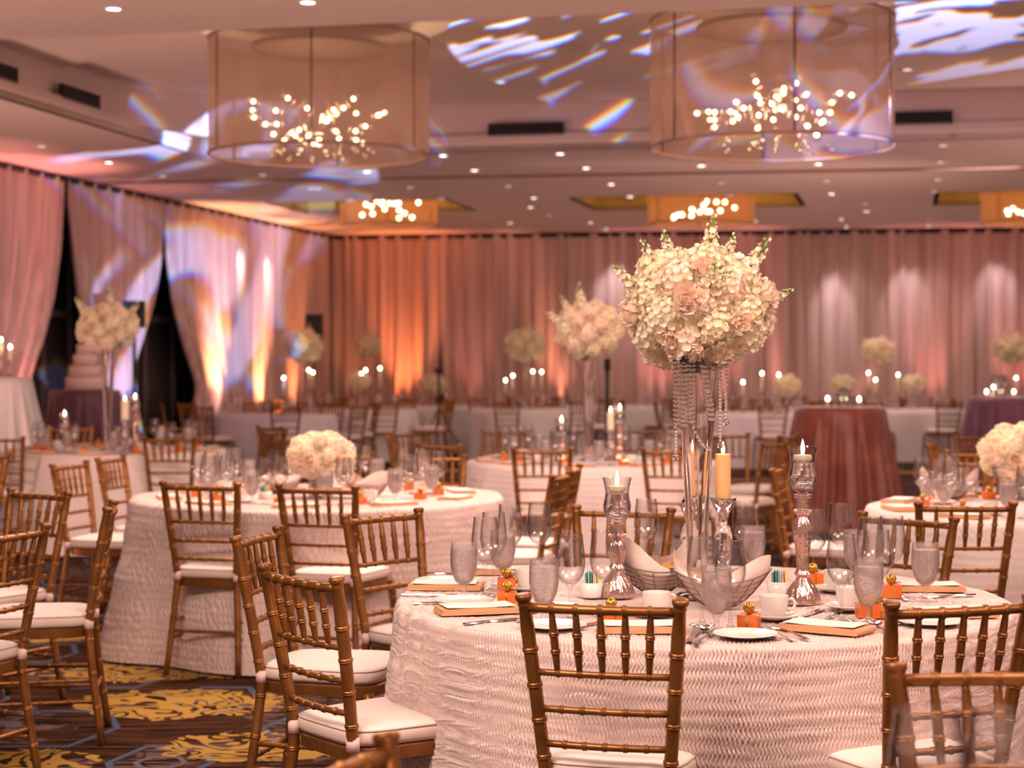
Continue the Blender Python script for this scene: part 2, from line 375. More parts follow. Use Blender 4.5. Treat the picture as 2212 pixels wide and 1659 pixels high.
def ob(name, me, parent=None, loc=None, rot=None, label=None, scale=None):
    o = bpy.data.objects.new(name, me); COL.objects.link(o)
    if parent: o.parent = parent
    if loc is not None: o.location = loc
    if rot is not None: o.rotation_euler = rot
    if scale is not None: o.scale = scale
    if label: o['label'] = label
    return o
def tag(o, label, cat, group=None):
    if len(label.split()) > 16: print('LONG', label)
    o['label'] = label; o['category'] = cat
    if group: o['group'] = group
    return o
def struct(o): o['kind'] = 'structure'; return o
def thing(name, loc, rz, label, cat, group=None):
    return tag(ob(name, None, None, loc, (0, 0, rz)), label, cat, group)

# ------------------------------------------------------------ room shell
def poly_slab(name, pts, z0, z1, m, parent=None):
    n = len(pts); V = [(p[0], p[1], z0) for p in pts]+[(p[0], p[1], z1) for p in pts]
    Fc = [tuple(range(n))[::-1], tuple(range(n, 2*n))]+[(i, (i+1) % n, n+(i+1) % n, n+i) for i in range(n)]
    return ob(name, smooth_angle(mk(name, V, Fc, m, False)), parent)
L0 = Vector((-5.78, 20.4, 0)); LD = Vector((.2130, .977, 0))            # left drape line
LC = Vector((-3.25, 32.0, 0))                                           # far left corner
BD = (Vector((8.55, 30.1, 0))-LC).normalized()                          # back drape line
LN = Vector((-.977, .213, 0)); BN = Vector((BD.y*-1, BD.x, 0))
q = lambda v, z=0: Vector((v.x, v.y, z))
fl = poly_slab('floor', [(-9, -1.5), (14, -1.5), (14, 34), (-9, 34)], -.12, 0, carpet()); struct(fl)
def wallbox(name, a, b, nrm, off, th, z0, z1, m):
    p = [a+nrm*off, b+nrm*off, b+nrm*(off+th), a+nrm*(off+th)]
    return struct(poly_slab(name, [(v.x, v.y) for v in p], z0, z1, m))
wallbox('wall_left', L0-LD*14, LC+LD*.4, LN, .35, .15, 0, 4.6, darkm)
wallbox('wall_back', LC-BD*.6, LC+BD*16, BN, .30, .15, 0, 4.6, mat('back_wall_paint', (.45, .12, .06), .8))
# soffit ceiling with rectangular openings: built as slabs around the openings, in room-axis coordinates
O = Vector((-.83, 19.4, 0))             # a point on the far lip of the near coffer
def rc(p): d = p-O; return d.dot(UR), d.dot(UD)
def wr(u, v): return O+UR*u+UD*v
nearU0 = rc(G(200, 258.6, 0) if False else Vector((-4.35, 15.35, 0)))[0]
V0 = rc(Vector((-1.6, 12.2, 0)))[1]     # near lip of the big coffer
opens = [(nearU0, V0, 9.2, 0.0)]        # u0,v0,u1,v1
def far_open(xl, xr, D0, D1):
    a = rc(Vector(((xl-HX)/F*D1, D1, 0))); b = rc(Vector(((xr-HX)/F*D1, D1, 0)))
    c = rc(Vector(((xl-HX)/F*D0, D0, 0)))
    return (a[0], min(c[1], (a[1]+b[1])/2-1.6), b[0], (a[1]+b[1])/2)
fo = [far_open(655, 1032, 25.4, 27.0), far_open(1282, 1735, 24.6, 26.4), far_open(2025, 2480, 24.0, 25.6)]
vb0 = min(f[1] for f in fo); 
cm = ceilm
def cslab(u0, v0, u1, v1, z0=H, z1=H+.06, name='ceiling', m=None):
    if u1-u0 < .01 or v1-v0 < .01: return
    p = [wr(u0, v0), wr(u1, v0), wr(u1, v1), wr(u0, v1)]
    return struct(poly_slab(name, [(v.x, v.y) for v in p], z0, z1, m or cm))
UL, UR_, VN, VF = -7.0, 13.0, -21.0, 14.2
o0 = opens[0]
cslab(UL, VN, o0[0], o0[3]); cslab(o0[0], VN, UR_, o0[1]); cslab(o0[2], o0[1], UR_, o0[3])
# far band with three openings, each its own row span
row0, row1 = o0[3], VF
prev = UL
for f in fo:
    cslab(prev, row0, f[0], row1); cslab(f[0], row0, f[2], f[1]); cslab(f[0], f[3], f[2], row1); prev = f[2]
cslab(prev, row0, UR_, row1)
# coffer upper ceiling and fascias
def fascia(a, b, nrm, z0, z1, th=.08, name='trim_1', m=wallm, off=0):
    p = [a+nrm*off, b+nrm*off, b+nrm*(off+th), a+nrm*(off+th)]
    return struct(poly_slab(name, [(v.x, v.y) for v in p], z0, z1, m))
hb = .45                                 # lip ledge depth behind the opening edge
cslab(o0[0]-hb-.1, o0[1]-hb-.1, o0[2]+hb, o0[3]+hb+.1, HT, HT+.06)
# low lip (bright band) around the opening, then the ledge, then the set-back wall with a chamfered corner
fascia(wr(o0[0], o0[1]), wr(o0[0], o0[3]-.55), -UR, H, H+.17, .06, 'trim_2')
fascia(wr(o0[0], o0[3]-.55), wr(o0[0]+.45, o0[3]), -UR, H, H+.17, .06, 'trim_3')
fascia(wr(o0[0]+.45, o0[3]), wr(o0[2], o0[3]), UD, H, H+.17, .06, 'trim_4')
ledge = cslab(o0[0]-hb, o0[1], o0[0]+.02, o0[3]+.4, H+.06, H+.10)
cslab(o0[0], o0[3]-.02, o0[2], o0[3]+.4, H+.06, H+.10)
fascia(wr(o0[0]-.12, o0[1]-.3), wr(o0[0]-.12, o0[3]-2.4), -UR, H+.1, HT, .08, 'wall_coffer')
fascia(wr(o0[0]-.12, o0[3]-2.4), wr(o0[0]+.95, o0[3]+.10), -UR, H+.1, HT, .08, 'wall_coffer')
fascia(wr(o0[0]+.9, o0[3]+.10), wr(o0[2], o0[3]+.10), UD, H+.1, HT, .08, 'wall_coffer')
fascia(wr(o0[0], o0[1]), wr(o0[2], o0[1]), -UD, H+.06, HT, .08, 'wall_coffer')
# lowered diagonal corner plate of the coffer ceiling
a_, b_ = Vector((-4.22, 16.75, 0)), Vector((-2.45, 14.9, 0))
pl = [a_, b_, b_-UD*3.2, a_-UD*1.2-UR*.6, a_-UR*.5]
struct(poly_slab('ceiling', [(v.x, v.y) for v in pl], HT-.05, HT, ceilm))
# far coffers
ym = mat('coffer_painted_glow', (.62, .44, .10), .8)  # yellow light on the far coffer walls, painted into the base colour
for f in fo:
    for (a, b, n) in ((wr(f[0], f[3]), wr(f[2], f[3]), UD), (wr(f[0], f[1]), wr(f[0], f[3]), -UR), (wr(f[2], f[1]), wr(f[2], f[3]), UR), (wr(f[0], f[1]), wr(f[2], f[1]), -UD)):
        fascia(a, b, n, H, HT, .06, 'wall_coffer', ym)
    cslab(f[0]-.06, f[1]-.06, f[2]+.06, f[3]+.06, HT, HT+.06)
# ceiling partition track (thin dark line) and drape headers
ta, tb = P(560, 392, 22.2), P(2400, 360, 20.6)
ta.z = tb.z = 0; d_ = (tb-ta).normalized(); n_ = Vector((-d_.y, d_.x, 0))
fascia(ta-d_*3, tb+d_*2, n_, H-.025, H, .10, 'trim_5', mat('track_metal', (.25, .16, .14), .5))
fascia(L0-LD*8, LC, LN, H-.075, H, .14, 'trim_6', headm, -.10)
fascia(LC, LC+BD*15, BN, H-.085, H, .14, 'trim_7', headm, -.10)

# vents
vgroup = 'black slot vents in the ceiling coffer'
def vent(loc_a, loc_b, nrm, z, h, label, slats=3):
    t = thing('slot_vent', q((loc_a+loc_b)/2, z), math.atan2((loc_b-loc_a).y, (loc_b-loc_a).x), label, 'vent', vgroup)
    w_ = (loc_b-loc_a).length; mb = MB(); mb.box((0, 0, h/2), (w_, .03, h)); ob('backing', mb.me('backing', ventm, False), t)
    mb = MB()
    for s in (-1, 1): mb.box((s*(w_/2-.006), -.018, h/2), (.012, .012, h)); mb.box((0, -.018, h/2+s*(h/2-.005)), (w_, .012, .01))
    ob('frame', mb.me('frame', ventm, False), t)
    sl = MB(); sl.box((0, 0, 0), (w_-.02, .014, .004)); sm = sl.me('slat', black, False)
    for k in range(slats): ob('slat', sm, t, (0, -.018, h*(k+1)/(slats+1)), (.5, 0, 0))
vz = H+.155
def onfar(x, D=19.3):
    for _ in range(5):
        p = P(x, 300, D); c = rc(q(p)); D -= (c[1]-.02)*1.0
    return wr(c[0], .02)
vent(onfar(1055), onfar(1218), None, vz, .135, 'long black slot vent between the two nearest drum chandeliers')
vent(onfar(1905), onfar(2058), None, vz, .135, 'black slot vent just right of the right drum chandelier')
def onleft(x, D=17):
    for _ in range(8):
        p = P(x, 300, D); c = rc(q(p)); D += (c[0]-(o0[0]-.02))*2.0
    return wr(o0[0]-.02, c[1])
vent(onleft(-60, 14.5), onleft(34, 15), None, vz, .135, 'black slot vent cut by the left edge of the photo')
vent(onleft(130, 16), onleft(212, 16.5), None, vz, .135, 'middle one of the three slanting slot vents, left coffer side')
vent(onleft(290, 17.5), onleft(357, 18.2), None, vz, .135, 'slanting slot vent left of the left drum chandelier')

# ------------------------------------------------------------ drapes
def drape_panel(P0, axis, nrm, tL, tR, z0, z1, label, name='drape_panel', m=None, amp=.055, wl=.19, group=None, nz=26, seed=0, cat='curtain'):
    """tL/tR: functions of z giving the two edges along the axis; pleats keep their count when gathered"""
    rr = random.Random(seed); W0 = tR(z1)-tL(z1); nu = max(12, int(W0/wl*9))
    ph = [rr.uniform(0, 6) for _ in range(4)]; k1 = 2*PI*W0/wl
    V = []; zs = [z0+(z1-z0)*i/(nz-1) for i in range(nz)]
    for z in zs:
        a, b = tL(z), tR(z)
        for i in range(nu+1):
            s = i/nu; g = (z-z0)/(z1-z0)
            d = amp*(math.sin(k1*s+ph[0]+.9*math.sin(5.1*s+ph[1])+.35*g)*.6+.45*math.sin(k1*.47*s+ph[2])+.25*math.sin(k1*1.9*s+ph[3]+g))
            p = P0+axis*(a+(b-a)*s)-nrm*(d*(1-.35*g)+.08)
            V.append((p.x, p.y, z))
    n = nu+1
    idx = np.array([(j*n+i, j*n+i+1, (j+1)*n+i+1, (j+1)*n+i) for j in range(nz-1) for i in range(nu)], dtype=np.int32)
    return tag(ob(name, mk(name, V, idx, m or drape)), label, cat, group)
ztop = H-.03
def cst(v): return lambda z: v
# back wall: panels meeting at the photo's seams
def bt(x):   # pixel -> distance along the back line
    A = LC; k = (x-HX)/F; return (k*A.y-A.x)/(BD.x-k*BD.y)
seams = [713, 835, 952, 1105, 1232, 1360, 1500, 1640, 1725, 1868, 1990, 2110, 2235, 2380]
blab = ['blush drape panel in the far left corner, dim mauve', 'blush drape panel behind the far orange-lit tables', 'drape panel right of the dark triangular gap', 'drape panel behind the far centre-left tall bouquet', 'drape panel left of the main bouquet, amber glow at foot', 'drape panel behind the main bouquet, left part', 'drape panel behind the main bouquet, centre', 'drape panel just right of the main bouquet', 'white-lit drape panel above the copper cocktail table', 'drape panel behind the far right slender bouquet', 'drape panel left of the plum cocktail table', 'drape panel above the plum cocktail table', 'rightmost back drape panel at the photo edge']
def gapR(z, s=1):      # the flared gap at x=952
    return .17*max(0, (1.9-z)/1.9)**1.3
for i in range(len(seams)-1):
    a, b = bt(seams[i]), bt(seams[i+1])
    fL = (lambda z, a=a: a+gapR(z)) if i == 2 else cst(a-.02)
    fR = (lambda z, b=b: b-gapR(z)) if i == 1 else cst(b+.02)
    drape_panel(LC, BD, BN, fL, fR, .02, ztop, blab[i], group='blush drape panels along the back wall', seed=i, wl=.23, amp=.085)
# left wall
def lt(x):
    k = (x-HX)/F; return (k*L0.y-L0.x)/(LD.x-k*LD.y)
def ledge_f(pts):      # pixel polyline -> t(z)
    zt = []
    for x, y in pts:
        t = lt(x); D = (L0+LD*t).y; zt.append((HC+(HY-y)/F*D, t))
    zt.sort()
    def f(z):
        if z <= zt[0][0]: return zt[0][1]
        for (a, ta_), (b, tb_) in zip(zt, zt[1:]):
            if z <= b:
                s = (z-a)/(b-a+1e-9); return ta_+(tb_-ta_)*s
        return zt[-1][1]
    return f
g1L = ledge_f([(129, 400), (128, 440), (122, 540), (108, 640), (85, 730), (58, 800), (50, 850), (60, 905), (70, 960)])
g1R = ledge_f([(129, 400), (129, 440), (138, 520), (152, 640), (170, 720), (185, 790), (178, 850), (160, 960)])
g2L = ledge_f([(346, 440), (345, 490), (338, 580), (326, 650), (300, 730), (278, 790), (284, 850), (300, 960)])
g2R = ledge_f([(346, 440), (346, 490), (350, 560), (362, 650), (382, 730), (405, 800), (417, 835), (408, 880), (392, 960)])
lg = 'blush drape panels along the left wall'
drape_panel(L0, LD, LN, cst(-5.5), cst(lt(-110)), .02, ztop, 'pink-lit left wall drape beyond the left photo edge', group=lg, seed=30)
drape_panel(L0, LD, LN, cst(lt(-112)), g1L, .02, ztop, 'pink-lit drape at the left edge, swept back by the first dark doorway', group=lg, seed=31)
drape_panel(L0, LD, LN, g1R, g2L, .02, ztop, 'drape gathered between the two dark doorways, behind the left bouquet', group=lg, seed=32)
drape_panel(L0, LD, LN, g2R, cst(lt(505)), .02, ztop, 'drape right of the second dark doorway, swept back low', group=lg, seed=33)
drape_panel(L0, LD, LN, cst(lt(503)), cst(lt(600)), .02, ztop, 'left wall drape with the brightest amber uplight stripe', group=lg, seed=34)
drape_panel(L0, LD, LN, cst(lt(598)), cst(lt(703)), .02, ztop, 'last left wall drape beside the far corner speaker', group=lg, seed=35)
# doorways behind the gaps
for i, (xa, xb, lab) in enumerate(((72, 196, 'a'), (286, 412, 'b'))):
    a, b = L0+LD*lt(xa)+LN*.31, L0+LD*lt(xb)+LN*.31
    t = struct(ob('door_%d' % (i+1), None, None, q((a+b)/2), (0, 0, math.atan2(LD.y, LD.x)))); w_ = (b-a).length; hd = 3.0
    mb = MB()
    for s in (-1, 1): mb.box((s*w_/2, -.02, hd/2), (.09, .07, hd))
    mb.box((0, -.02, hd), (w_+.09, .07, .09)); ob('frame', mb.me('frame', framem, False), t)
    for s in (-1, 1):
        mb = MB(); mb.box((s*w_/4, 0, hd/2), (w_/2-.07, .04, hd-.1)); lf = ob('door_leaf', mb.me('door_leaf', darkm, False), t)
        mb = MB(); mb.tube([(s*.09, -.05, .95), (s*.09, -.05, 1.25)], .012, 6); ob('handle', mb.me('handle', framem), lf)
    mb = MB(); mb.box((0, -.03, hd*.52), (.09, .05, hd*1.0)); mb.box((0, -.03, 2.08), (w_, .05, .09)); ob('mullion', mb.me('mullion', framem, False), t)

# ------------------------------------------------------------ downlights
dl_me = MB(); dl_me.lathe([(.062, 0), (.075, -.004), (.075, -.010), (.050, -.012), (.046, .0)], 20, cap=False); dl_ring = dl_me.me('trim_ring', whiterim)
dl2 = MB(); dl2.lathe([(1e-4, -.006), (.040, -.007), (.046, -.004)], 20, cap=False); dl_lens = dl2.me('lens', lampg)
dlens_dim = dl2.me('lens', emis('downlight_glow_dim', (1, .84, .80), 1.6))
dls = [(245, 17, H, 1), (665, 3, H, 1), (1082, 176, HT, 0), (90, 315, H, 0), (235, 350, H, 1), (352, 380, H, 0), (567, 377, H, 0), (468, 412, H, 0), (479, 412, H, 0), (673, 407, H, 0), (684, 407, H, 0), (564, 435, H, 0), (793, 370, H, 1), (957, 335, H, 1), (1025, 367, H, 1), (1266, 362, H, 1), (1210, 331, H, 1), (1098, 401, H, 0), (1153, 427, H, 1), (1146, 447, H, 1), (1186, 465, H, 0), (1102, 481, H, 1), (1320, 397, H, 1), (1361, 424, H, 1), (1276, 480, H, 1), (1309, 494, H, 1), (1515, 357, H, 1), (1768, 353, H, 1), (1558, 394, H, 0), (1578, 421, H, 0), (1786, 390, H, 0), (1796, 418, H, 1), (2037, 313, H, 0), (2032, 349, H, 0), (2025, 387, H, 0), (2018, 413, H, 0), (1868, 440, H, 0), (1872, 456, H, 1), (1818, 473, H, 1), (1828, 489, H, 1), (2010, 471, H, 0), (2005, 487, H, 1), (1632, 477, H, 1), (1477, 491, H, 0), (1650, 490, H, 0), (2190, 487, H, 0), (756, 432, H, 0), (885, 404, H, 0), (953, 428, H, 0), (1260, 20, HT, 0), (1960, 149, HT, 0)]
DLC = {}
for i, (x, y, hz, br) in enumerate(dls):
    p = G(x, y, hz)
    side = 'left' if x < 740 else ('middle' if x < 1480 else 'right')
    dep = 'nearest' if y < 100 else ('near' if y < 330 else ('half-way back' if y < 410 else 'far'))
    ref = ('at the left edge', 'left of the left drum', 'under the left drum', 'between the drums, left half', 'between the drums, right half', 'near the right drum', 'right of the main bouquet', 'at the right edge')[min(7, x//277)]
    k_ = (ref, dep, br); DLC[k_] = DLC.get(k_, 0)+1
    t = thing('downlight', p, 0, '%s ceiling downlight %s, %s%s' % ('bright' if br else 'dim', ref, dep, ('', '', ', second one', ', third one', ', fourth one', ', fifth one')[DLC[k_]]), 'light', 'recessed ceiling downlights')
    ob('trim_ring', dl_ring, t); ob('lens', dl_lens if br else dlens_dim, t)
    if br and y > 300:
        lamp('SPOT', 'downlight_beam', p-Vector((0, 0, .03)), 22, (1, .80, .70), .035, p-Vector((0, 0, 2)), 1.7, .8)

# ------------------------------------------------------------ uplights on the drapes
can = MB(); can.lathe([(.07, 0), (.08, .02), (.08, .16), (.065, .16), (.06, .13)], 16); can_me = can.me('housing', black)
lens = MB(); lens.lathe([(1e-4, .135), (.06, .135)], 16, cap=False); lens_me = lens.me('lens', emis('uplight_lens', (1, .55, .25), 6))
def uplight(base, aim, power, col, label, ang=.95):
    t = thing('uplight', base, 0, label, 'uplight', 'floor uplights at the foot of the drapes'); ob('housing', can_me, t); ob('lens', lens_me, t)
    lamp('SPOT', 'uplight_beam', base+Vector((0, 0, .17)), power, col, .04, aim, ang, .9)
def up_left(x, power, col, label, off=.42, ang=.8, lean=0):
    b = L0+LD*lt(x)-LN*off; uplight(q(b), q(b+LN*(off*.62)+LD*lean, 3.0), power, col, label, ang)
def up_back(x, power, col, label, off=.5, ang=.8):
    b = LC+BD*bt(x)-BN*off; uplight(q(b), q(b+BN*(off*.62), 3.0), power, col, label, ang)
PK = (1.0, .30, .27); AM = (1.0, .33, .12)
up_left(25, 600, PK, 'pink uplight at the foot of the leftmost drape')
up_left(-150, 220, PK, 'pink uplight beyond the left edge of the photo')
up_left(450, 900, (1, .42, .20), 'amber uplight right of the second dark doorway')
up_left(545, 1000, (1, .42, .20), 'brightest amber uplight on the left wall drapes')
up_left(618, 450, AM, 'amber uplight near the far left corner')
up_left(240, 130, PK, 'uplight between the two dark doorways')
up_back(880, 520, (1, .26, .08), 'deep orange uplight on the back drape, left of the dark gap')
up_back(770, 60, AM, 'orange uplight on the back drape near the corner')
up_back(1020, 60, PK, 'rosy uplight on the back drape right of the dark gap')
up_back(1215, 300, (1, .38, .22), 'peach uplight behind the second tall bouquet')
up_back(1420, 121, PK, 'pink uplight behind the main vase')
up_back(1560, 121, PK, 'pink uplight on the drape right of the main vase')
up_back(1700, 132, PK, 'pink uplight behind the copper cocktail table')
up_back(1850, 143, PK, 'pink uplight left of the far slender bouquet')
up_back(2010, 132, PK, 'pink uplight between the two cocktail tables')
up_back(2190, 143, PK, 'pink uplight behind the plum cocktail table')
# narrow pinspots washing the drapes from the ceiling
def pin(wp, power, col, ang, off):
    lamp('SPOT', 'pinspot_beam', (wp.x+off.x, wp.y+off.y, H-.1), power, col, .05, wp, ang, .9)
for x, y, pw, an in ((1800, 640, 300, .34), (1330, 600, 260, .40), (2150, 600, 230, .4), (1960, 620, 200, .40), (1560, 640, 160, .4)):
    b = LC+BD*bt(x); D = b.y; pin(q(b, HC+(HY-y-50)/F*D), pw*.20, (.95, .82, .92), an*1.9, -BN*.75)
for x, y, pw in ((505, 610, 170), (566, 620, 150)):
    b = L0+LD*lt(x); pin(q(b, HC+(HY-y)/F*b.y), pw, (1, .86, .76), .42, -LN*.42)

# ------------------------------------------------------------ drum chandeliers
def ring_me(r, z, rad=.012, n=48):
    mb = MB(); mb.tube([(r*math.cos(2*PI*k/n), r*math.sin(2*PI*k/n), z) for k in range(n)], rad, 6, closed=True); return mb.me('shade_ring', mat('shade_trim', (.30, .17, .14), .5))
def chandelier(c, zb, h, r, nb, label, sm, far=False, topz=HT, pw=60, seams=(.35, 1.5, 2.6, 3.7, 4.75, 5.8), power=60):
    t = thing('drum_chandelier', (c.x, c.y, zb), 0, label, 'chandelier', 'drum chandeliers')
    mb = MB(); n = 72; mb.lathe([(r, 0), (r, h)], n, cap=False); ob('shade', mb.me('shade', sm), t)
    ob('shade_ring', ring_me(r, 0, .012 if not far else .01), t); ob('shade_ring', ring_me(r, h), t)
    for a in seams:
        mb = MB(); mb.tube([(r*math.cos(a), r*math.sin(a), 0), (r*math.cos(a), r*math.sin(a), h)], .008, 5); ob('rib', mb.me('rib', wire), t)
    mb = MB(); mb.lathe([(r*.60, h-.07), (r*.62, h-.07), (r*.62, h-.035), (r*.60, h-.035)], 40, cap=False); mb.lathe([(1e-4, h-.05), (r*.6, h-.05)], 40, cap=False)
    plate = ob('top_plate', mb.me('top_plate', mat('chandelier_plate', (.16, .10, .10), .6)), t)
    mb = MB(); mb.tube([(0, 0, h-.04), (0, 0, topz-zb)], .018, 8); ob('rod', mb.me('rod', wire), t)
    mb = MB(); mb.lathe([(.12, topz-zb-.03), (.12, topz-zb-.001)], 20); ob('ceiling_rose', mb.me('ceiling_rose', whiterim), t)
    rr = random.Random(int(c.x*100)); gb = MB(); gb.ball((0, 0, 0), .055, 14, 8); gme = gb.me('glass_globe', globem)
    bb = MB(); bb.ball((0, 0, 0), .017 if not far else .03, 8, 5); bme = bb.me('bulb', bulbm); wb = MB()
    for k in range(nb):
        a = 2.399963*k; rad = r*.60*math.sqrt((k+.5)/nb); z = rr.uniform(.10, h*.46) if not far else rr.uniform(.08, h*.6)
        rad *= 1.15; p = (rad*math.cos(a), rad*math.sin(a), z)
        g = ob('glass_globe', gme, t, p) if not far else None
        ob('bulb', bme, g if g else t, (0, 0, 0) if g else p); wb.tube([p, (p[0], p[1], h-.06)], .0018, 3)
    ob('bulb_wires', wb.me('bulb_wires', wire), t)
    if not far:
        for k in range(14):
            a = 2.399963*k+1; rad = r*.55*math.sqrt((k+.5)/14); ob('glass_globe', gme, t, (rad*math.cos(a), rad*math.sin(a), rr.uniform(-.02, .06)), scale=(.6, .6, .6))
    lamp('POINT', 'chandelier_light', (c.x, c.y, zb+h*.3), power, (1, .66, .36), .10)
c1 = P(690, 335, 14.8); chandelier(c1, c1.z, .93, .90, 34, 'left big sheer drum chandelier with glowing globes', shade_m, power=38)
c2 = P(1666, 318, 13.45); chandelier(c2, c2.z, .94, .90, 38, 'right big sheer drum chandelier with blue light patterns', shade_m, power=38)
for (x, y, D, r, lab) in ((840, 487, 26.2, .70, 'far left small amber drum chandelier near the back'), (1514, 484, 25.5, .75, 'far middle amber drum chandelier above the main bouquet'), (2240, 482, 24.9, .75, 'far right amber drum chandelier cut by the photo edge')):
    c = P(x, y, D); chandelier(c, c.z, .55, r, 16, lab, shade_far, True, power=17)

# ------------------------------------------------------------ chiavari chairs
def bamboo(pts, rad, bands, ring=1.22, n=12, cap=None):
    """a turned rod along a polyline (list of Vectors) with double ring bands at the given arc fractions"""
    pts = [Vector(p) for p in pts]; seg = [0]
    for a, b in zip(pts, pts[1:]): seg.append(seg[-1]+(b-a).length)
    T = seg[-1]
    def at(s):
        for i in range(len(pts)-1):
            if s <= seg[i+1]+1e-9: return pts[i].lerp(pts[i+1], (s-seg[i])/(seg[i+1]-seg[i]+1e-12))
        return pts[-1]
    st = [(s, rad(s/T) if callable(rad) else rad) for s in [T*i/10 for i in range(11)]]
    for bf in bands:
        s = bf*T; r0 = rad(bf) if callable(rad) else rad
        st = [e for e in st if abs(e[0]-s) > .009]
        st += [(s-.0075, r0), (s-.0058, r0), (s-.0050, r0*(ring*.7+.3)), (s-.0034, r0*ring), (s-.0014, r0*ring), (s-.0004, r0*1.04), (s+.0004, r0*1.04), (s+.0014, r0*ring), (s+.0034, r0*ring), (s+.0050, r0*(ring*.7+.3)), (s+.0058, r0), (s+.0075, r0)]
    if cap: st = [e for e in st if e[0] < T-.03]+[(T-.03, cap*.8), (T-.026, cap*.92), (T-.023, cap*.80), (T-.018, cap*.95), (T-.012, cap*1.12), (T-.004, cap*1.12), (T-.001, cap*.98), (T, cap*.6)]
    st.sort(); mb = MB(); mb.tube([at(min(max(s, 0), T)) if 0 <= s <= T else at(s) for s, _ in st], [r for _, r in st], n)
    return mb
def smoothpath(ctrl, n=14):
    out = []; m_ = len(ctrl)
    for i in range(n+1):
        t = i/n*(m_-1); k = min(int(t), m_-2); f = t-k
        p0, p1, p2, p3 = (Vector(ctrl[max(k-1, 0)]), Vector(ctrl[k]), Vector(ctrl[k+1]), Vector(ctrl[min(k+2, m_-1)]))
        out.append(.5*((2*p1)+(p2-p0)*f+(2*p0-5*p1+4*p2-p3)*f*f+(3*p1-p0-3*p2+p3)*f**3))
    return out
CH = {}
def post_x(z): return .150+.040*max(0, (z-.45)/.46) if z > .45 else .150+.035*(.45-z)/.45
def post_y(z): return -.185-.075*max(0, (z-.45)/.46)**1.15 if z > .45 else -.185-.055*((.45-z)/.45)**1.3
def chair_meshes():
    for s in (-1, 1):
        pts = [Vector((s*post_x(z), post_y(z), z)) for z in [i*.913/16 for i in range(17)]]
        CH['post', s] = bamboo(pts, lambda f: .0145+.0035*f, [.16, .30, .44, .56, .66, .755, .85], 1.16, 12, .0185).me('back_post', gold)
        pts = [Vector((s*(.192+.018*(1-z/.43)), .185+.02*(1-z/.43), z)) for z in (0, .15, .3, .43)]
        CH['leg', s] = bamboo(pts, lambda f: .0125+.0045*f, [.2, .42, .64, .82], 1.16, 10).me('front_leg', gold)
        for j, z in enumerate((.17, .25)):
            CH['sst', s, j] = bamboo([Vector((s*post_x(z), post_y(z), z)), Vector((s*.20, .195, z))], .0085, [.25, .5, .75], 1.25, 8).me('side_stretcher', gold)
        mb = MB(); mb.tube([(s*post_x(.46), post_y(.46), .445), (s*post_x(.46), post_y(.46), .482)], .0185, 12); CH['strap', s] = mb.me('strap', strapm)
    def rail(z, r, bow, bands, name):
        x = post_x(z)-.004; y = post_y(z); pts = [Vector((x*t, y-bow*(1-t*t), z)) for t in [i/6-1 for i in range(13)]]
        return bamboo(pts, r, bands, 1.28, 10).me(name, gold)
    CH['r0'] = rail(.880, .0120, .016, [.18, .34, .5, .66, .82], 'top_rail')
    for i, z in enumerate((.722, .632, .545)): CH['r%d' % (i+1)] = rail(z, .0088, .016, [.18, .34, .5, .66, .82], 'cross_rail')
    for k in range(5):
        f = (k-2)/2*.64; z1, z0 = .875, .724
        a = Vector((f*post_x(z0), post_y(z0)-.016*(1-f*f), z0)); b = Vector((f*post_x(z1), post_y(z1)-.016*(1-f*f), z1))
        CH['sp', k] = bamboo([a, b], lambda t: .0052+.0052*math.sin(PI*min(1, max(0, .08+.84*t)))**.8, [.34, .62], 1.25, 8).me('spindle', gold)
    for j, (y, z, xx) in enumerate(((.20, .21, .198), (None, .205, None))):
        yy = y if y is not None else post_y(z); xx = xx or post_x(z)
        CH['fst', j] = bamboo([Vector((-xx, yy, z)), Vector((xx, yy, z))], .0085, [.2, .4, .6, .8], 1.25, 8).me('cross_stretcher', gold)
    CH['fst', 2] = bamboo([Vector((-.197, .20, .29)), Vector((.197, .20, .29))], .0085, [.2, .4, .6, .8], 1.25, 8).me('cross_stretcher', gold)
    # seat frame and cushion: rounded trapezoids
    def outline(grow, n=48):
        pts = []
        for k in range(n):
            a = 2*PI*k/n; c, s = math.cos(a), math.sin(a); e = .38
            x = math.copysign(abs(c)**e, c); y = math.copysign(abs(s)**e, s)
            hw = .172+.030*(y+1)/2+grow; pts.append((x*hw, y*(.196+grow)+.005+.010*max(0, y)*(1-x*x)))
        return pts
    def loft(levels, name, m):
        V = []; Fc = []; n = 48
        for g, z in levels: V += [(x, y, z) for x, y in outline(g)]
        for i in range(len(levels)-1):
            for k in range(n): Fc.append((i*n+k, i*n+(k+1) % n, (i+1)*n+(k+1) % n, (i+1)*n+k))
        V.append((0, 0, levels[0][1])); V.append((0, 0, levels[-1][1]+.002)); a, b = len(V)-2, len(V)-1
        for k in range(n): Fc.append((a, (k+1) % n, k)); Fc.append((b, (len(levels)-1)*n+k, (len(levels)-1)*n+(k+1) % n))
        return mk(name, V, Fc, m)
    CH['frame'] = smooth_angle(loft([(-.012, .412), (-.004, .414), (-.002, .446), (-.008, .452), (-.05, .452)], 'seat_frame', gold), .6)
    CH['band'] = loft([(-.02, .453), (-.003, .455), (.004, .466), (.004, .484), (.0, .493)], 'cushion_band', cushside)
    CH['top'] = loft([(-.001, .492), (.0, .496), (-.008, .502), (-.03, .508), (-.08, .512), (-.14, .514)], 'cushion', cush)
    mb = MB(); mb.tube([(x, y, .4945) for x, y in outline(.0015)], .0022, 6, closed=True); CH['pipe'] = mb.me('piping', piping)
chair_meshes()
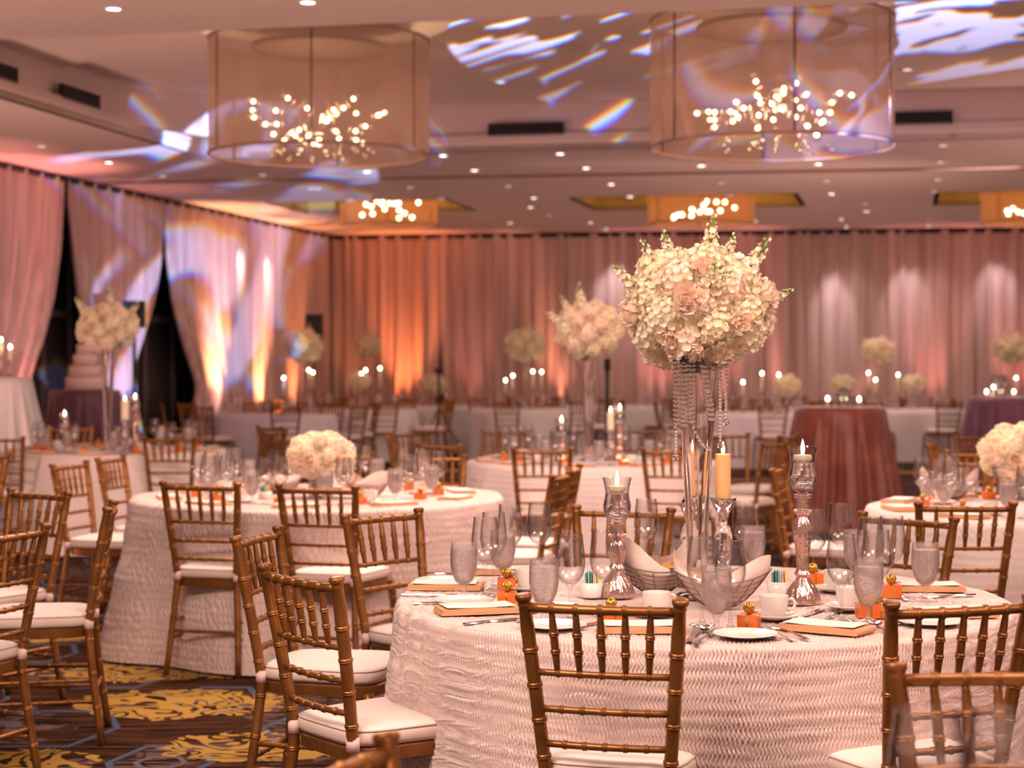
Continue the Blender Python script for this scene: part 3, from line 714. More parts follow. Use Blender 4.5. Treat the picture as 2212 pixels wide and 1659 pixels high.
def build_chair(loc, rz, label, group=None, cat='chair', far=False):
    t = thing('chiavari_chair', loc, rz, label, cat, group)
    if far:
        for s in (-1, 1): ob('back_post', CH['post', s], t); ob('front_leg', CH['leg', s], t)
        ob('seat_frame', CH['frame'], t); ob('cushion', FARC, t); ob('back_lattice', FARB, t)
        return t
    for s in (-1, 1):
        p_ = ob('back_post', CH['post', s], t); ob('front_leg', CH['leg', s], t)
        for j in (0, 1): ob('side_stretcher', CH['sst', s, j], t)
        ob('strap', CH['strap', s], p_)
    ob('top_rail', CH['r0'], t)
    for i in (1, 2, 3): ob('cross_rail', CH['r%d' % i], t)
    for k in range(5): ob('spindle', CH['sp', k], t)
    for j in range(3): ob('cross_stretcher', CH['fst', j], t)
    ob('seat_frame', CH['frame'], t); c_ = ob('cushion', CH['top'], t); ob('cushion_band', CH['band'], c_); ob('piping', CH['pipe'], c_)
    return t
def join_me(name, mes, mats):
    V = []; Fc = []; mi = []
    for me, k in mes:
        o = len(V); V += [tuple(v.co) for v in me.vertices]; Fc += [tuple(i+o for i in p.vertices) for p in me.polygons]; mi += [k]*len(me.polygons)
    m = mk(name, V, Fc, mats)
    if len(m.polygons) == len(mi): m.polygons.foreach_set('material_index', mi)
    return m
FARC = join_me('cushion', [(CH['band'], 0), (CH['top'], 1)], [cushside, cush])
FARB = join_me('back_lattice', [(CH['r%d' % i], 0) for i in range(4)]+[(CH['sp', k], 0) for k in range(5)], [gold])
def chair_px(x1, y1, x2, y2, face, label, group=None, far=False):
    """post tops in pixels (left, right); face 'a' = faces away from the camera, 't' = towards"""
    ym = (y1+y2)/2; Dc = F*(HC-.912)/(ym-HY); W = .38; sgn = 1 if y2 < y1 else -1     # right post farther if higher in the picture
    k1, k2 = (x1-HX)/F, (x2-HX)/F; lo, hi = 0., W/2
    fn = lambda d: (k2*(Dc+d*sgn)-k1*(Dc-d*sgn))**2+4*d*d-W*W
    if fn(0) > 0: d = 0.
    else:
        for _ in range(40):
            mid = (lo+hi)/2
            if fn(mid) < 0: lo = mid
            else: hi = mid
        d = lo
    A = Vector((k1*(Dc-d*sgn), Dc-d*sgn, 0)); B = Vector((k2*(Dc+d*sgn), Dc+d*sgn, 0)); m = (A+B)/2; r = (B-A).normalized()
    if face == 't': r = -r
    f = Vector((-r.y, r.x, 0)); loc = m+f*.26
    return build_chair(loc, math.atan2(r.y, r.x), label, group, far=far)
CHAIRS = [
 (1130, 1285, 1470, 1292, 'a', 'nearest gold chair, back to camera, front centre at the main table'),
 (1926, 1300, 2226, 1283, 'a', 'gold chair at the right of the main table, back to camera'),
 (1930, 1428, 2386, 1436, 't', 'gold chair at bottom right behind the two blurred glasses'),
 (570, 1217, 727, 1246, 'a', 'gold chair with wide ivory cushion seen from behind, left of main table'),
 (508, 1158, 600, 1136, 't', 'turned gold chair just behind the one with the wide cushion'),
 (745, 1110, 904, 1098, 't', 'gold chair touching the left back edge of the main table'),
 (1245, 1093, 1450, 1095, 't', 'gold chair behind the main table between left candle holder and vase'),
 (1864, 1103, 2062, 1119, 't', 'gold chair at the back right of the main table, facing the camera'),
 (352, 1038, 513, 1043, 'a', 'left one of two chairs backed to camera at the low-flower table'),
 (602, 1045, 768, 1048, 'a', 'right one of two chairs backed to camera at the low-flower table'),
 (1193, 1028, 1230, 1014, 'a', 'nearer of two edge-on chairs right of the low-flower table'),
 (1229, 1011, 1253, 1001, 'a', 'farther of two edge-on chairs right of the low-flower table'),
 (672, 978, 805, 976, 't', 'chair behind the low white bouquet, facing the camera'),
 (868, 983, 1003, 981, 't', 'chair behind the low-flower table, facing camera, long bright top rail'),
 (112, 1003, 186, 993, 't', 'slanted gold chair at the left of the low-flower table, ivory seat visible'),
 (210, 989, 266, 981, 't', 'second slanted chair left of the low-flower table, nearer the left bouquet'),
 (-50, 1152, 100, 1128, 'a', 'large gold chair cut by the left photo edge, bottom left'),
 (24, 1052, 148, 1064, 't', 'gold chair near the left edge, facing the camera, behind the cut one'),
 (233, 1096, 246, 1080, 'a', 'edge-on gold chair in left foreground with blush seat and long legs'),
 (-62, 986, 19, 972, 'a', 'sliver of a gold chair at the left photo edge, middle height'),
 (310, 943, 420, 942, 'a', 'chair backed to camera at the right front of the far left round table'),
 (-58, 943, 50, 943, 'a', 'chair backed to camera at the left front of the far left round table'),
 (103, 920, 205, 920, 't', 'chair behind the far left round table below the left hurricane candle'),
 (348, 918, 442, 921, 't', 'chair behind the far left round table at its right end'),
 (556, 918, 608, 921, 'a', 'slanted chair standing free left of the low bouquet, farther one'),
 (566, 931, 618, 926, 'a', 'slanted chair standing free left of the low bouquet, nearer one'),
 (1108, 966, 1235, 968, 'a', 'chair backed to camera at the front of the round table behind the edge-on chairs'),
 (1388, 968, 1512, 968, 'a', 'chair backed to camera half hidden by the main vase'),
 (845, 936, 918, 929, 't', 'slanted chair with visible spindles left of the second tall-bouquet table'),
 (903, 954, 992, 960, 'a', 'low rail chair right of the slanted one, left of the second tall-bouquet table'),
 (838, 946, 850, 938, 't', 'edge-on chair post left of the slanted chair, behind the low-flower table'),
 (1043, 928, 1143, 929, 't', 'far side chair of the second tall-bouquet table, left'),
 (1340, 925, 1440, 925, 't', 'far side chair of the second tall-bouquet table, right of its candles'),
 (1518, 936, 1616, 935, 't', 'chair seen just right of the main vase, ivory seat low'),
 (1647, 960, 1700, 947, 'a', 'slanted chair right of the big pillar candle'),
 (1684, 942, 1722, 934, 'a', 'farther slanted chair left of the copper cocktail table'),
 (1667, 1013, 1692, 1003, 't', 'steep edge-on chair just left of the right hurricane candle'),
 (1983, 1080, 2190, 1086, 'a', 'chair backed to camera at the right hand low-flower table'),
 (2050, 993, 2172, 993, 't', 'chair behind the right hand bouquet with bright top rail'),
 (2062, 941, 2126, 936, 't', 'slanted chair with spindles in front of the plum cocktail table'),
 (2046, 973, 2170, 975, 't', 'middle chair of three stacked in view above the right hand glasses'),
 (2004, 962, 2022, 950, 't', 'edge-on chair post right of the copper cocktail table'),
 (560, 1700, 833, 1577, 't', 'blurred chair rail corner at the bottom edge of the photo'),
]
for c in CHAIRS: chair_px(*c)

# ------------------------------------------------------------ draped round tables
def cloth(name, c, Rr, Hh, m, folds, amp, flare, nu, nvs, nvt, ruf=0., seed=0, wl=.0135, per=.035, floor_gap=.012):
    rr = np.random.RandomState(seed); u = np.arange(nu)/nu*2*PI; ph = rr.rand(6)*6.28
    fold = (np.sin(folds*u+ph[0]+.8*np.sin(2*u+ph[1]))+.45*np.sin(folds*1.7//1*u+ph[2])+.3*np.sin(3*u+ph[3]))/1.5
    rows = []; vv = []
    for i in range(nvt):                       # top: from centre out
        r = Rr*(.03+(i/(nvt-1))**.8*.97) if nvt > 1 else Rr
        if nvt > 8: r = Rr*(.03+.47*min(1, i/5.) + (.50*(i-5)/(nvt-6) if i > 5 else 0))
        rows.append((r, 0., 0)); vv.append(r)
    for i in range(1, nvs+1):
        s = (Hh-floor_gap)*i/nvs; rows.append((Rr, s, 1)); vv.append(Rr+s)
    nr = len(rows); V = np.zeros((nr, nu, 3)); UV = np.zeros((nr, nu, 2))
    wob = (np.sin(7*u+ph[4])+np.sin(13*u+ph[5])+np.sin(29*u+ph[1])*.6)
    for j, (r, s, side) in enumerate(rows):
        v = vv[j]; t = s/Hh
        rad = r+(flare*t**1.1+amp*fold*min(1, t*2.2)**1.1*(.45+.55*t) if side else 0)
        if side: rad = rad+.012*(1-math.exp(-s/.02))-.0
        z = Hh-s-(0 if side else .0)
        if side and s < .02: z = Hh-s*.8
        d = 0.
        if ruf > 0 and r > Rr*.35:
            ph_v = 2*PI*v/per+wob*1.1+1.3*np.sin(5*v*9+2*u)
            frac = (ph_v/(2*PI)) % 1.0
            rowi = np.floor(ph_v/(2*PI)); off = 1.7*np.sin(rowi*12.9898)
            strand = np.sin(u*Rr*2*PI/wl+2.3*np.sin(ph_v)+off+wob*4+1.6*np.sin(23*v+11*u)+.7*np.sin(61*v-37*u))
            patch = .75+.35*np.sin(9*u+17*v)*np.sin(14*v-5*u)
            d = ruf*patch*(strand*.5+.5)**.8*(.75+.25*frac)+ruf*.08*np.sin(ph_v+1)
        if side: rad = rad+d; zz = z*np.ones(nu)
        else: zz = z+d*np.ones(nu)*.8; rad = rad*np.ones(nu)
        V[j, :, 0] = rad*np.cos(u); V[j, :, 1] = rad*np.sin(u); V[j, :, 2] = zz
        UV[j, :, 0] = u*Rr; UV[j, :, 1] = v
    V = V.reshape(-1, 3); UV = UV.reshape(-1, 2)
    j, i = np.meshgrid(np.arange(nr-1), np.arange(nu), indexing='ij'); i2 = (i+1) % nu
    Fq = np.stack([j*nu+i, (j+1)*nu+i, (j+1)*nu+i2, j*nu+i2], -1).reshape(-1, 4)
    return mk(name, V, Fq, m, True, UV)
TT = .762
def round_table(c, lab, clab, m, group, R_=.895, H_=TT, folds=9, amp=.045, flare=.10, nu=260, nvs=24, nvt=12, ruf=0., seed=0, wl=.0135, per=.035, cat='table', rz=0.):
    t = thing('round_table' if cat == 'table' else 'cocktail_table', (c.x, c.y, 0), rz, lab, 'table', group[0] if group else None)
    mb = MB(); rt = R_-.03; mb.lathe([(1e-3, H_-.045), (rt, H_-.045), (rt, H_-.014), (1e-3, H_-.014)], 40, cap=False); ob('tabletop', smooth_angle(mb.me('tabletop', mat('plywood', (.5, .36, .22), .6))), t)
    for k in range(4):
        a = PI/4+k*PI/2; mb = MB(); mb.tube([(rt*.55*math.cos(a), rt*.55*math.sin(a), H_-.045), (rt*.72*math.cos(a), rt*.72*math.sin(a), 0)], .014, 8); ob('leg', mb.me('leg', legm), t)
    cl = ob('tablecloth', cloth('tablecloth', c, R_, H_, m, folds, amp, flare, nu, nvs, nvt, ruf, seed, wl, per), None, (c.x, c.y, 0), (0, 0, rz))
    tag(cl, clab, 'tablecloth', group[1] if group else None)
    return t
T1 = Vector((.562, 5.36, 0)); T2 = Vector((-1.02, 9.50, 0)); T3 = Vector((.575, 13.0, 0)); T4 = Vector((-3.2, 14.6, 0)); T5 = Vector((2.62, 8.70, 0)); T0 = Vector((1.12, 1.72, 0))
G2 = ('round banquet tables', 'ruffled blush tablecloths')
round_table(T1, 'main round banquet table under ruffled blush satin, front right', 'blush satin cloth with wavy ribbon ruffles on the front right main table', satA, G2, nu=2240, nvs=104, nvt=40, ruf=.0092, seed=3, folds=7, amp=.036, flare=.06, wl=.0102)
round_table(T2, 'round banquet table with the low white bouquet, middle left', 'ruffled satin cloth of the middle left table, hem flaring over the carpet', satA, G2, R_=.96, nu=1000, nvs=60, nvt=26, ruf=.0140, seed=5, wl=.026, per=.046, folds=6, amp=.075, flare=.14, rz=.5)
round_table(T3, 'round table under the second tall bouquet, behind the edge-on chairs', 'blush cloth under the second tall bouquet', satB, G2, seed=7)
round_table(T4, 'round table under the left tall bouquet', 'blush cloth under the left tall bouquet', satB, G2, seed=9, amp=.03)
round_table(T5, 'round table with a low bouquet at the right photo edge', 'blush cloth of the table at the right photo edge', satB, G2, seed=11)
round_table(T0, 'nearest table, below the photo frame, holding the two blurred glasses', 'blush cloth of the table below the photo frame', satB, G2, seed=13)
# cocktail tables
def cocktail(c, R_, m, lab, clab, seed, flare=.10, H_=1.08, amp=.055):
    round_table(c, lab, clab, m, None, R_, H_, 19, amp, flare, 420, 20, 8, 0., seed, cat='c')
ck1 = G(1815, 879, 1.08); cocktail(ck1, .385, velr, 'tall cocktail table draped in copper satin, right of the main bouquet', 'copper satin cloth hanging in deep folds on the tall cocktail table', 21, .16)
ck2 = G(2172, 856, 1.08); cocktail(ck2, .42, velp, 'tall cocktail table draped in plum satin at the right edge', 'plum satin cloth on the tall table at the right edge', 22, .14)
ck3 = Vector(((12-HX)/F*17.5, 17.5, 0)); cocktail(ck3, .24, velw, 'tall cocktail table in white linen at the left photo edge', 'white linen cloth flaring down at the left photo edge', 23, .26, 1.33)
ck4 = Vector(((184-HX)/F*19.0, 19.0, 0)); cocktail(ck4, .36, velp, 'small plum-draped table carrying the wedding cake', 'plum cloth under the wedding cake', 24, .10, 1.18)
FARS = 119.
far_tables = [(775, 142, 'far table left, in front of the corner speaker'), (1140, 140, 'far table left of centre with four candle flames'), (1640, 152, 'far table right of the main bouquet'), (1960, 142, 'far table between the two cocktail tables'),
              (925, 130, 'farthest table near the dark drape gap'), (1325, 131, 'farthest table behind the second tall bouquet'), (1755, 134, 'farthest table behind the copper cocktail table'), (585, 158, 'far table nearest the left wall uplights'), (2270, 138, 'farthest table at the right edge')]
FT = []
farcl = cloth('tablecloth', None, .88, TT, velw, 9, .05, .08, 140, 12, 6, 0, 41)
for x, s, lab in far_tables:
    D = F/s; c = Vector(((x-HX)/s, D, 0)); FT.append(c)
    t = thing('round_table', c, 0, lab, 'table', 'far banquet tables'); mb = MB(); mb.lathe([(1e-3, TT-.04), (.85, TT-.04), (.85, TT-.012), (1e-3, TT-.012)], 24, cap=False); ob('tabletop', mb.me('tabletop', mat('plywood')), t)
    for k in range(4): 
        mb = MB(); a = k*PI/2+.7; mb.tube([(.5*math.cos(a), .5*math.sin(a), TT-.04), (.62*math.cos(a), .62*math.sin(a), 0)], .014, 6); ob('leg', mb.me('leg', legm), t)
    tag(ob('tablecloth', farcl, None, c), 'pale linen cloth on the '+lab.split(',')[0].replace(' table', ' round table'), 'tablecloth', 'far pale tablecloths')
# far chairs: ring round each far table
PLACES = ('front centre', 'front right', 'right front', 'right back', 'back right', 'back centre', 'back left', 'left back', 'left front', 'front left')
def place(a, n=10): return PLACES[int(round(((a+PI/2) % (2*PI))/(2*PI)*10)) % 10]
fcnt = 0; FCH = []
for ti, c in enumerate(FT):
    lab = far_tables[ti][2]
    for k in range(8):
        a = 2*PI*(k+.27*ti)/8+.35; rd = 1.22
        p = c+Vector((rd*math.cos(a), rd*math.sin(a), 0))
        if any((p-o_).length < .55 for o_ in FCH) or any((p-c2_).length < 1.12 for c2_ in FT if c2_ is not c): continue
        FCH.append(p)
        if p.y > 31 or p.x < -4.7+.2*(p.y-25)*1.0: continue
        build_chair(p, a+PI/2, 'ivory-seated gold chair, %s of the %s' % (place(a), lab), 'chairs around the '+lab.split(',')[0], far=True); fcnt += 1

# ------------------------------------------------------------ flowers
def petal_patch(mb, c, n, t, Lp, Wp, cup, mi=0):
    """a cupped petal from c along t, facing n"""
    b = n.cross(t); V = []
    for i, (l, w_) in enumerate(((0, .25), (.45, 1.), (.85, .85), (1.05, .3))):
        for s in (-1, 0, 1):
            V.append(c+t*(Lp*l)+b*(Wp*w_*s*.5)+n*(cup*Lp*(l*l*.9)-cup*Lp*.35*(1 if s == 0 else 0)*math.sin(PI*min(l, 1))))
    Fc = []
    for i in range(3):
        for j in range(2): Fc.append((i*3+j, i*3+j+1, (i+1)*3+j+1, (i+1)*3+j))
    mb.add(V, Fc, mi)
def rnd_dir(rr):
    z = rr.uniform(-1, 1); a = rr.uniform(0, 2*PI); s = math.sqrt(1-z*z); return Vector((s*math.cos(a), s*math.sin(a), z))
def fib(n, k):
    z = 1-2*(k+.5)/n; a = 2.399963*k; s = math.sqrt(1-z*z); return Vector((s*math.cos(a), s*math.sin(a), z))
def floret(mb, c, n, rr, size, mi=0):
    t = n.orthogonal().normalized(); b = n.cross(t); a0 = rr.uniform(0, 6.3)
    for k in range(4):
        a = a0+k*PI/2+rr.uniform(-.15, .15); d = (t*math.cos(a)+b*math.sin(a)+n*rr.uniform(.05, .45)).normalized()
        nn = (n-d*n.dot(d)).normalized(); petal_patch(mb, c, nn, d, size, size*1.15, rr.uniform(.1, .5), mi)
def hyd_mesh(seed, r=.062, nf=96, size=.0135, m=None):
    rr = random.Random(seed); mb = MB(); mb.ball((0, 0, 0), r*.80, 12, 8, 1)
    for k in range(nf):
        d = (fib(nf, k)+rnd_dir(rr)*.12).normalized(); floret(mb, d*(r*rr.uniform(.86, 1.05)), (d+rnd_dir(rr)*.28).normalized(), rr, size*rr.uniform(.85, 1.15))
    return mb.me('hydrangea_head', [m or petw, core])
HYD = [hyd_mesh(i, m=petw) for i in range(3)]+[hyd_mesh(7+i, m=petp) for i in range(2)]
HYDL = [hyd_mesh(50+i, nf=30, size=.021) for i in range(2)]+[hyd_mesh(57, nf=30, size=.021, m=petp)]
def rose_mesh(seed, r=.030):
    rr = random.Random(seed); mb = MB()
    for ring, (npet, rad, hh, opn) in enumerate(((3, .13, .92, .02), (3, .26, .96, .05), (4, .42, .98, .10), (5, .58, .97, .20), (5, .75, .90, .34), (6, .90, .80, .60))):
        for k in range(npet):
            a0 = 2*PI*(k+rr.random()*.3)/npet+ring*.7; sp = 2*PI/npet*.66; V = []; nn = 6
            for i in range(5):
                f = i/4
                for j in range(nn+1):
                    a = a0+sp*(j/nn-.5)*(1 if i else .7); edge = (1-abs(j/nn*2-1)**2.5)
                    rd = r*rad*(.55+.45*math.sin(f*PI*.55))+r*opn*.30*f**3; z = r*(-.75+1.55*hh*f*(.80+.20*edge))
                    if f == 1: rd += r*.05*opn
                    V.append((rd*math.cos(a), rd*math.sin(a), z))
            mb.add(V, [(i*(nn+1)+j, i*(nn+1)+j+1, (i+1)*(nn+1)+j+1, (i+1)*(nn+1)+j) for i in range(4) for j in range(nn)])
    mb.ball((0, 0, -r*.2), r*.5, 8, 5)
    return mb.me('rose', rosep)
ROSE = [rose_mesh(i) for i in range(2)]
def sprig_mesh(seed, L=.11):
    rr = random.Random(seed); mb = MB(); mb.tube([(0, 0, -.05), (.004, 0, L*.5), (0, .003, L)], [.003, .0025, .0015], 6, 1)
    for k in range(17):
        f = k/16; z = L*(-.05+.95*f); a = 2.4*k; rd = .018*(1-f*.72)+.002; p = Vector((rd*math.cos(a), rd*math.sin(a), z))
        d = Vector((math.cos(a), math.sin(a), .5)).normalized()
        if f < .78: floret(mb, p, d, rr, .0125*(1.1-f*.5)); floret(mb, p*.7, (d+rnd_dir(rr)*.5).normalized(), rr, .010)
        else: mb.ball(p, .0048, 6, 5, 1 if k % 2 else 0, (1, 1, 1.3)); mb.tube([(0, 0, z-.008), p], .0012, 4, 1)
    for k in range(3):
        a = 2*k+seed; petal_patch(mb, Vector((0, 0, L*.25*k)), Vector((0, 0, 1)), Vector((math.cos(a), math.sin(a), .6)).normalized(), .03, .009, .2, 1)
    return mb.me('stock_sprig', [petw, green])
SPR = [sprig_mesh(i) for i in range(3)]
def q_up(d, spin=0): 
    qz = d.to_track_quat('Z', 'Y'); qz = qz @ Matrix.Rotation(spin, 3, 'Z').to_quaternion(); return qz.to_euler()
def bouquet(c, r, rzv, label, group, n=30, sprigs=(), roses=(), seed=0, lo=False, flat_bottom=False, cat='bouquet', mats=None):
    rr = random.Random(seed); t = thing('bouquet', c, 0, label, cat, group)
    mb = MB(); mb.ball((0, 0, 0), r*.80, 20, 12, 0, (1, 1, rzv/r)); ob('foam_ball', mb.me('foam_ball', core), t)
    src = HYDL if lo else HYD; sc = r/.24
    for k in range(n):
        d = fib(n, k); 
        if flat_bottom and d.z < -.75: continue
        p = Vector((d.x*r*.78, d.y*r*.78, d.z*rzv*.78)); s = sc*rr.uniform(.95, 1.2)*(30/n)**.5
        h = ob('hydrangea_head', src[rr.randrange(len(src))] if mats is None else mats, t, p, q_up(rnd_dir(rr)), None, (s, s, s))
    for (dx, dy, dz, s) in roses:
        d = Vector((dx, dy, dz)).normalized(); p = Vector((d.x*r, d.y*r, d.z*rzv))*1.0
        ob('rose', ROSE[rr.randrange(2)], t, p, q_up(d), 'blush peach rose', (s, s, s))
    for (dx, dy, dz, s) in sprigs:
        d = Vector((dx, dy, dz)).normalized(); p = Vector((d.x*r*.95, d.y*r*.95, d.z*rzv*.95))
        ob('stock_sprig', SPR[rr.randrange(3)], t, p, q_up((d+Vector((0, 0, .5))).normalized(), rr.uniform(0, 6)), 'white stock sprig with green buds', (s, s, s))
    return t
# ------------------------------------------------------------ glassware & table objects (meshes cached)
M_ = {}
def lathe_me(key, prof, m, n=28, **k):
    if key not in M_:
        pf = [prof[0]]
        for i in range(1, len(prof)-1):       # keep shading creases tight at rims
            a, b, c = (Vector((*p, 0)) for p in prof[i-1:i+2]); u, v = (b-a), (c-b); e = .0006
            if u.length > 1e-6 and v.length > 1e-6 and u.angle(v) > .8:
                if u.length > 3*e: p_ = b-u.normalized()*e; pf.append((p_.x, p_.y))
                pf.append(prof[i])
                if v.length > 3*e: p_ = b+v.normalized()*e; pf.append((p_.x, p_.y))
            else: pf.append(prof[i])
        pf.append(prof[-1]); prof = pf
        mb = MB(); mb.lathe(prof, n, cap=False, **k); M_[key] = mb.me(key, m)
    return M_[key]
wine_p = [(1e-4, 0), (.034, .0005), (.036, .002), (.030, .005), (.012, .010), (.0045, .018), (.0036, .05), (.0038, .085), (.008, .095), (.024, .106), (.036, .125), (.0415, .150), (.0405, .180), (.0365, .212), (.0345, .236), (.0333, .2362), (.0350, .212), (.0390, .180), (.0400, .150), (.0348, .127), (.022, .109), (.008, .101), (1e-4, .0995)]
gob_p = [(1e-4, 0), (.033, .0005), (.035, .002), (.028, .006), (.010, .012), (.0065, .020), (.0070, .032), (.012, .040), (.026, .056), (.036, .080), (.0405, .108), (.0400, .138), (.0375, .170), (.0362, .1702), (.0385, .138), (.0390, .108), (.0345, .081), (.0245, .058), (.010, .045), (1e-4, .0435)]
watr_p = [(1e-4, .0440), (.0098, .0455), (.0240, .0585), (.0340, .0815), (.0384, .108), (.0380, .135), (.0370, .150), (1e-4, .151)]
tum_p = [(1e-4, .0), (.028, .0), (.031, .004), (.0345, .05), (.035, .09), (.033, .125), (.032, .125), (.0335, .09), (.033, .05), (.029, .008), (1e-4, .007)]
def wine(p, lab, grp, s=1., sz=None): t = thing('wine_glass', p, 0, lab, 'glass', grp); ob('glass_body', lathe_me('glass_body', wine_p, glass), t, scale=(s, s, sz or s)); return t
def goblet(p, lab, grp, s=1.):
    t = thing('water_goblet', p, 0, lab, 'glass', grp); ob('glass_body', lathe_me('goblet_body', gob_p, frost), t, scale=(s, s, s)); ob('iced_water', lathe_me('iced_water', watr_p, water), t, scale=(s, s, s)); return t
def napkin_me():
    mb = MB(); rr = random.Random(2)
    for k in range(3):
        mb.add(*(lambda V, Fq: (V, Fq))([(x*(.112-.002*k), y*(.058-.001*k), .0005+.0055*k+(.0055 if zz else 0)+.0015*math.sin(9*x+k)) for zz in (0, 1) for x, y in ((-1, -1), (0, -1.03), (1, -1), (1.02, 0), (1, 1), (0, 1.02), (-1, 1), (-1.03, 0))],
            [(7, 6, 5, 4, 3, 2, 1, 0), (8, 9, 10, 11, 12, 13, 14, 15)]+[(i, (i+1) % 8, 8+(i+1) % 8, 8+i) for i in range(8)]))
    # rolled right edge
    mb.tube([(.108, -.058, .009), (.110, 0, .010), (.108, .058, .009)], .0085, 8)
    return mb.me('folded_cloth', napk, False)
nap_me = napkin_me()
mbc = MB(); mbc.add([(x*.098, y*.052, .0185+.0022*x*x+dz) for dz in (0, .0012) for y in (-1, 1) for x in (-1, -.33, .33, 1)], [(3, 2, 6, 7), (2, 1, 5, 6), (1, 0, 4, 5), (8, 9, 13, 12), (9, 10, 14, 13), (10, 11, 15, 14), (0, 1, 9, 8), (1, 2, 10, 9), (2, 3, 11, 10), (4, 12, 13, 5), (5, 13, 14, 6), (6, 14, 15, 7), (0, 8, 12, 4), (3, 7, 15, 11)]); menu_me = mbc.me('menu_card', card, False)
def napkin(p, rz, lab, grp, clab=None):
    t = thing('napkin', p, rz, lab, 'napkin', grp); ob('folded_cloth', nap_me, t)
    c = thing('menu_card', p+Vector((0, 0, .0)), rz+.04, clab or lab.replace('tan napkin', 'cream card on the napkin').replace(' with menu card', ''), 'card', (grp.replace('napkins', 'menu cards') if grp else None)); ob('card_sheet', menu_me, c); return t
plate_p = [(1e-4, .001), (.045, .0), (.050, .003), (.078, .009), (.081, .0105), (.080, .0125), (.050, .0065), (.044, .0045), (1e-4, .0045)]
def plate(p, lab, grp, s=1.): t = thing('bread_plate', p, 0, lab, 'plate', grp); ob('plate_body', lathe_me('plate_body', plate_p, china, 40), t, scale=(s, s, 1)); return t
cup_p = [(1e-4, .0), (.022, .0), (.0235, .003), (.026, .006), (.0345, .018), (.038, .040), (.039, .060), (.0375, .0602), (.0362, .040), (.032, .02), (.022, .009), (1e-4, .008)]
sauc_p = [(1e-4, .002), (.030, .0), (.034, .002), (.066, .012), (.070, .015), (.069, .0165), (.032, .006), (1e-4, .006)]
mbh = MB(); mbh.tube([(.036, 0, .048), (.050, 0, .050), (.058, 0, .038), (.052, 0, .022), (.035, 0, .018)], [.005, .0045, .0045, .0045, .005], 8); handle_me = mbh.me('cup_handle', china)
def cup(p, rz, lab, grp):
    t = thing('saucer', p, rz, lab.replace('coffee cup', 'saucer').replace('cup', 'saucer'), 'saucer', 'china saucers on the main table' if grp else None); ob('saucer_body', lathe_me('saucer_body', sauc_p, china, 40), t)
    c = thing('coffee_cup', p+Vector((0, 0, .006)), rz, lab, 'cup', grp); b = ob('cup_body', lathe_me('cup_body', cup_p, china, 32), c); ob('cup_handle', handle_me, c)
def favour_meshes():
    mb = MB(); s = .026
    mb.box((0, 0, .019), (.052, .052, .038)); M_['fbox'] = smooth_angle(mb.me('box_body', orange, False))
    mb = MB(); mb.box((0, 0, .019), (.006, .0532, .0392)); mb.box((0, 0, .019), (.0532, .006, .0392)); M_['frib'] = mb.me('ribbon_band', goldrib, False)
    mb = MB()
    for k in range(9):
        a = k*PI/9; ax = Vector((math.cos(a*2), math.sin(a*2), .3*math.sin(5*a))).normalized(); u = ax.orthogonal().normalized(); v = ax.cross(u)
        mb.tube([Vector((0, 0, .054))+(u*math.cos(b)+v*math.sin(b))*.0145 for b in [2*PI*j/10 for j in range(10)]], .0016, 5, closed=True)
    mb.ball((0, 0, .054), .011, 8, 6); mb.tube([(0, 0, .040), (.024, -.012, .047), (.030, -.028, .034)], .0018, 4); M_['fbow'] = mb.me('ribbon_bow', goldrib)
favour_meshes()
def favour(p, rz, lab, grp): t = thing('favour_box', p, rz, lab, 'box', grp); ob('box_body', M_['fbox'], t); ob('ribbon_band', M_['frib'], t); ob('ribbon_bow', M_['fbow'], t)
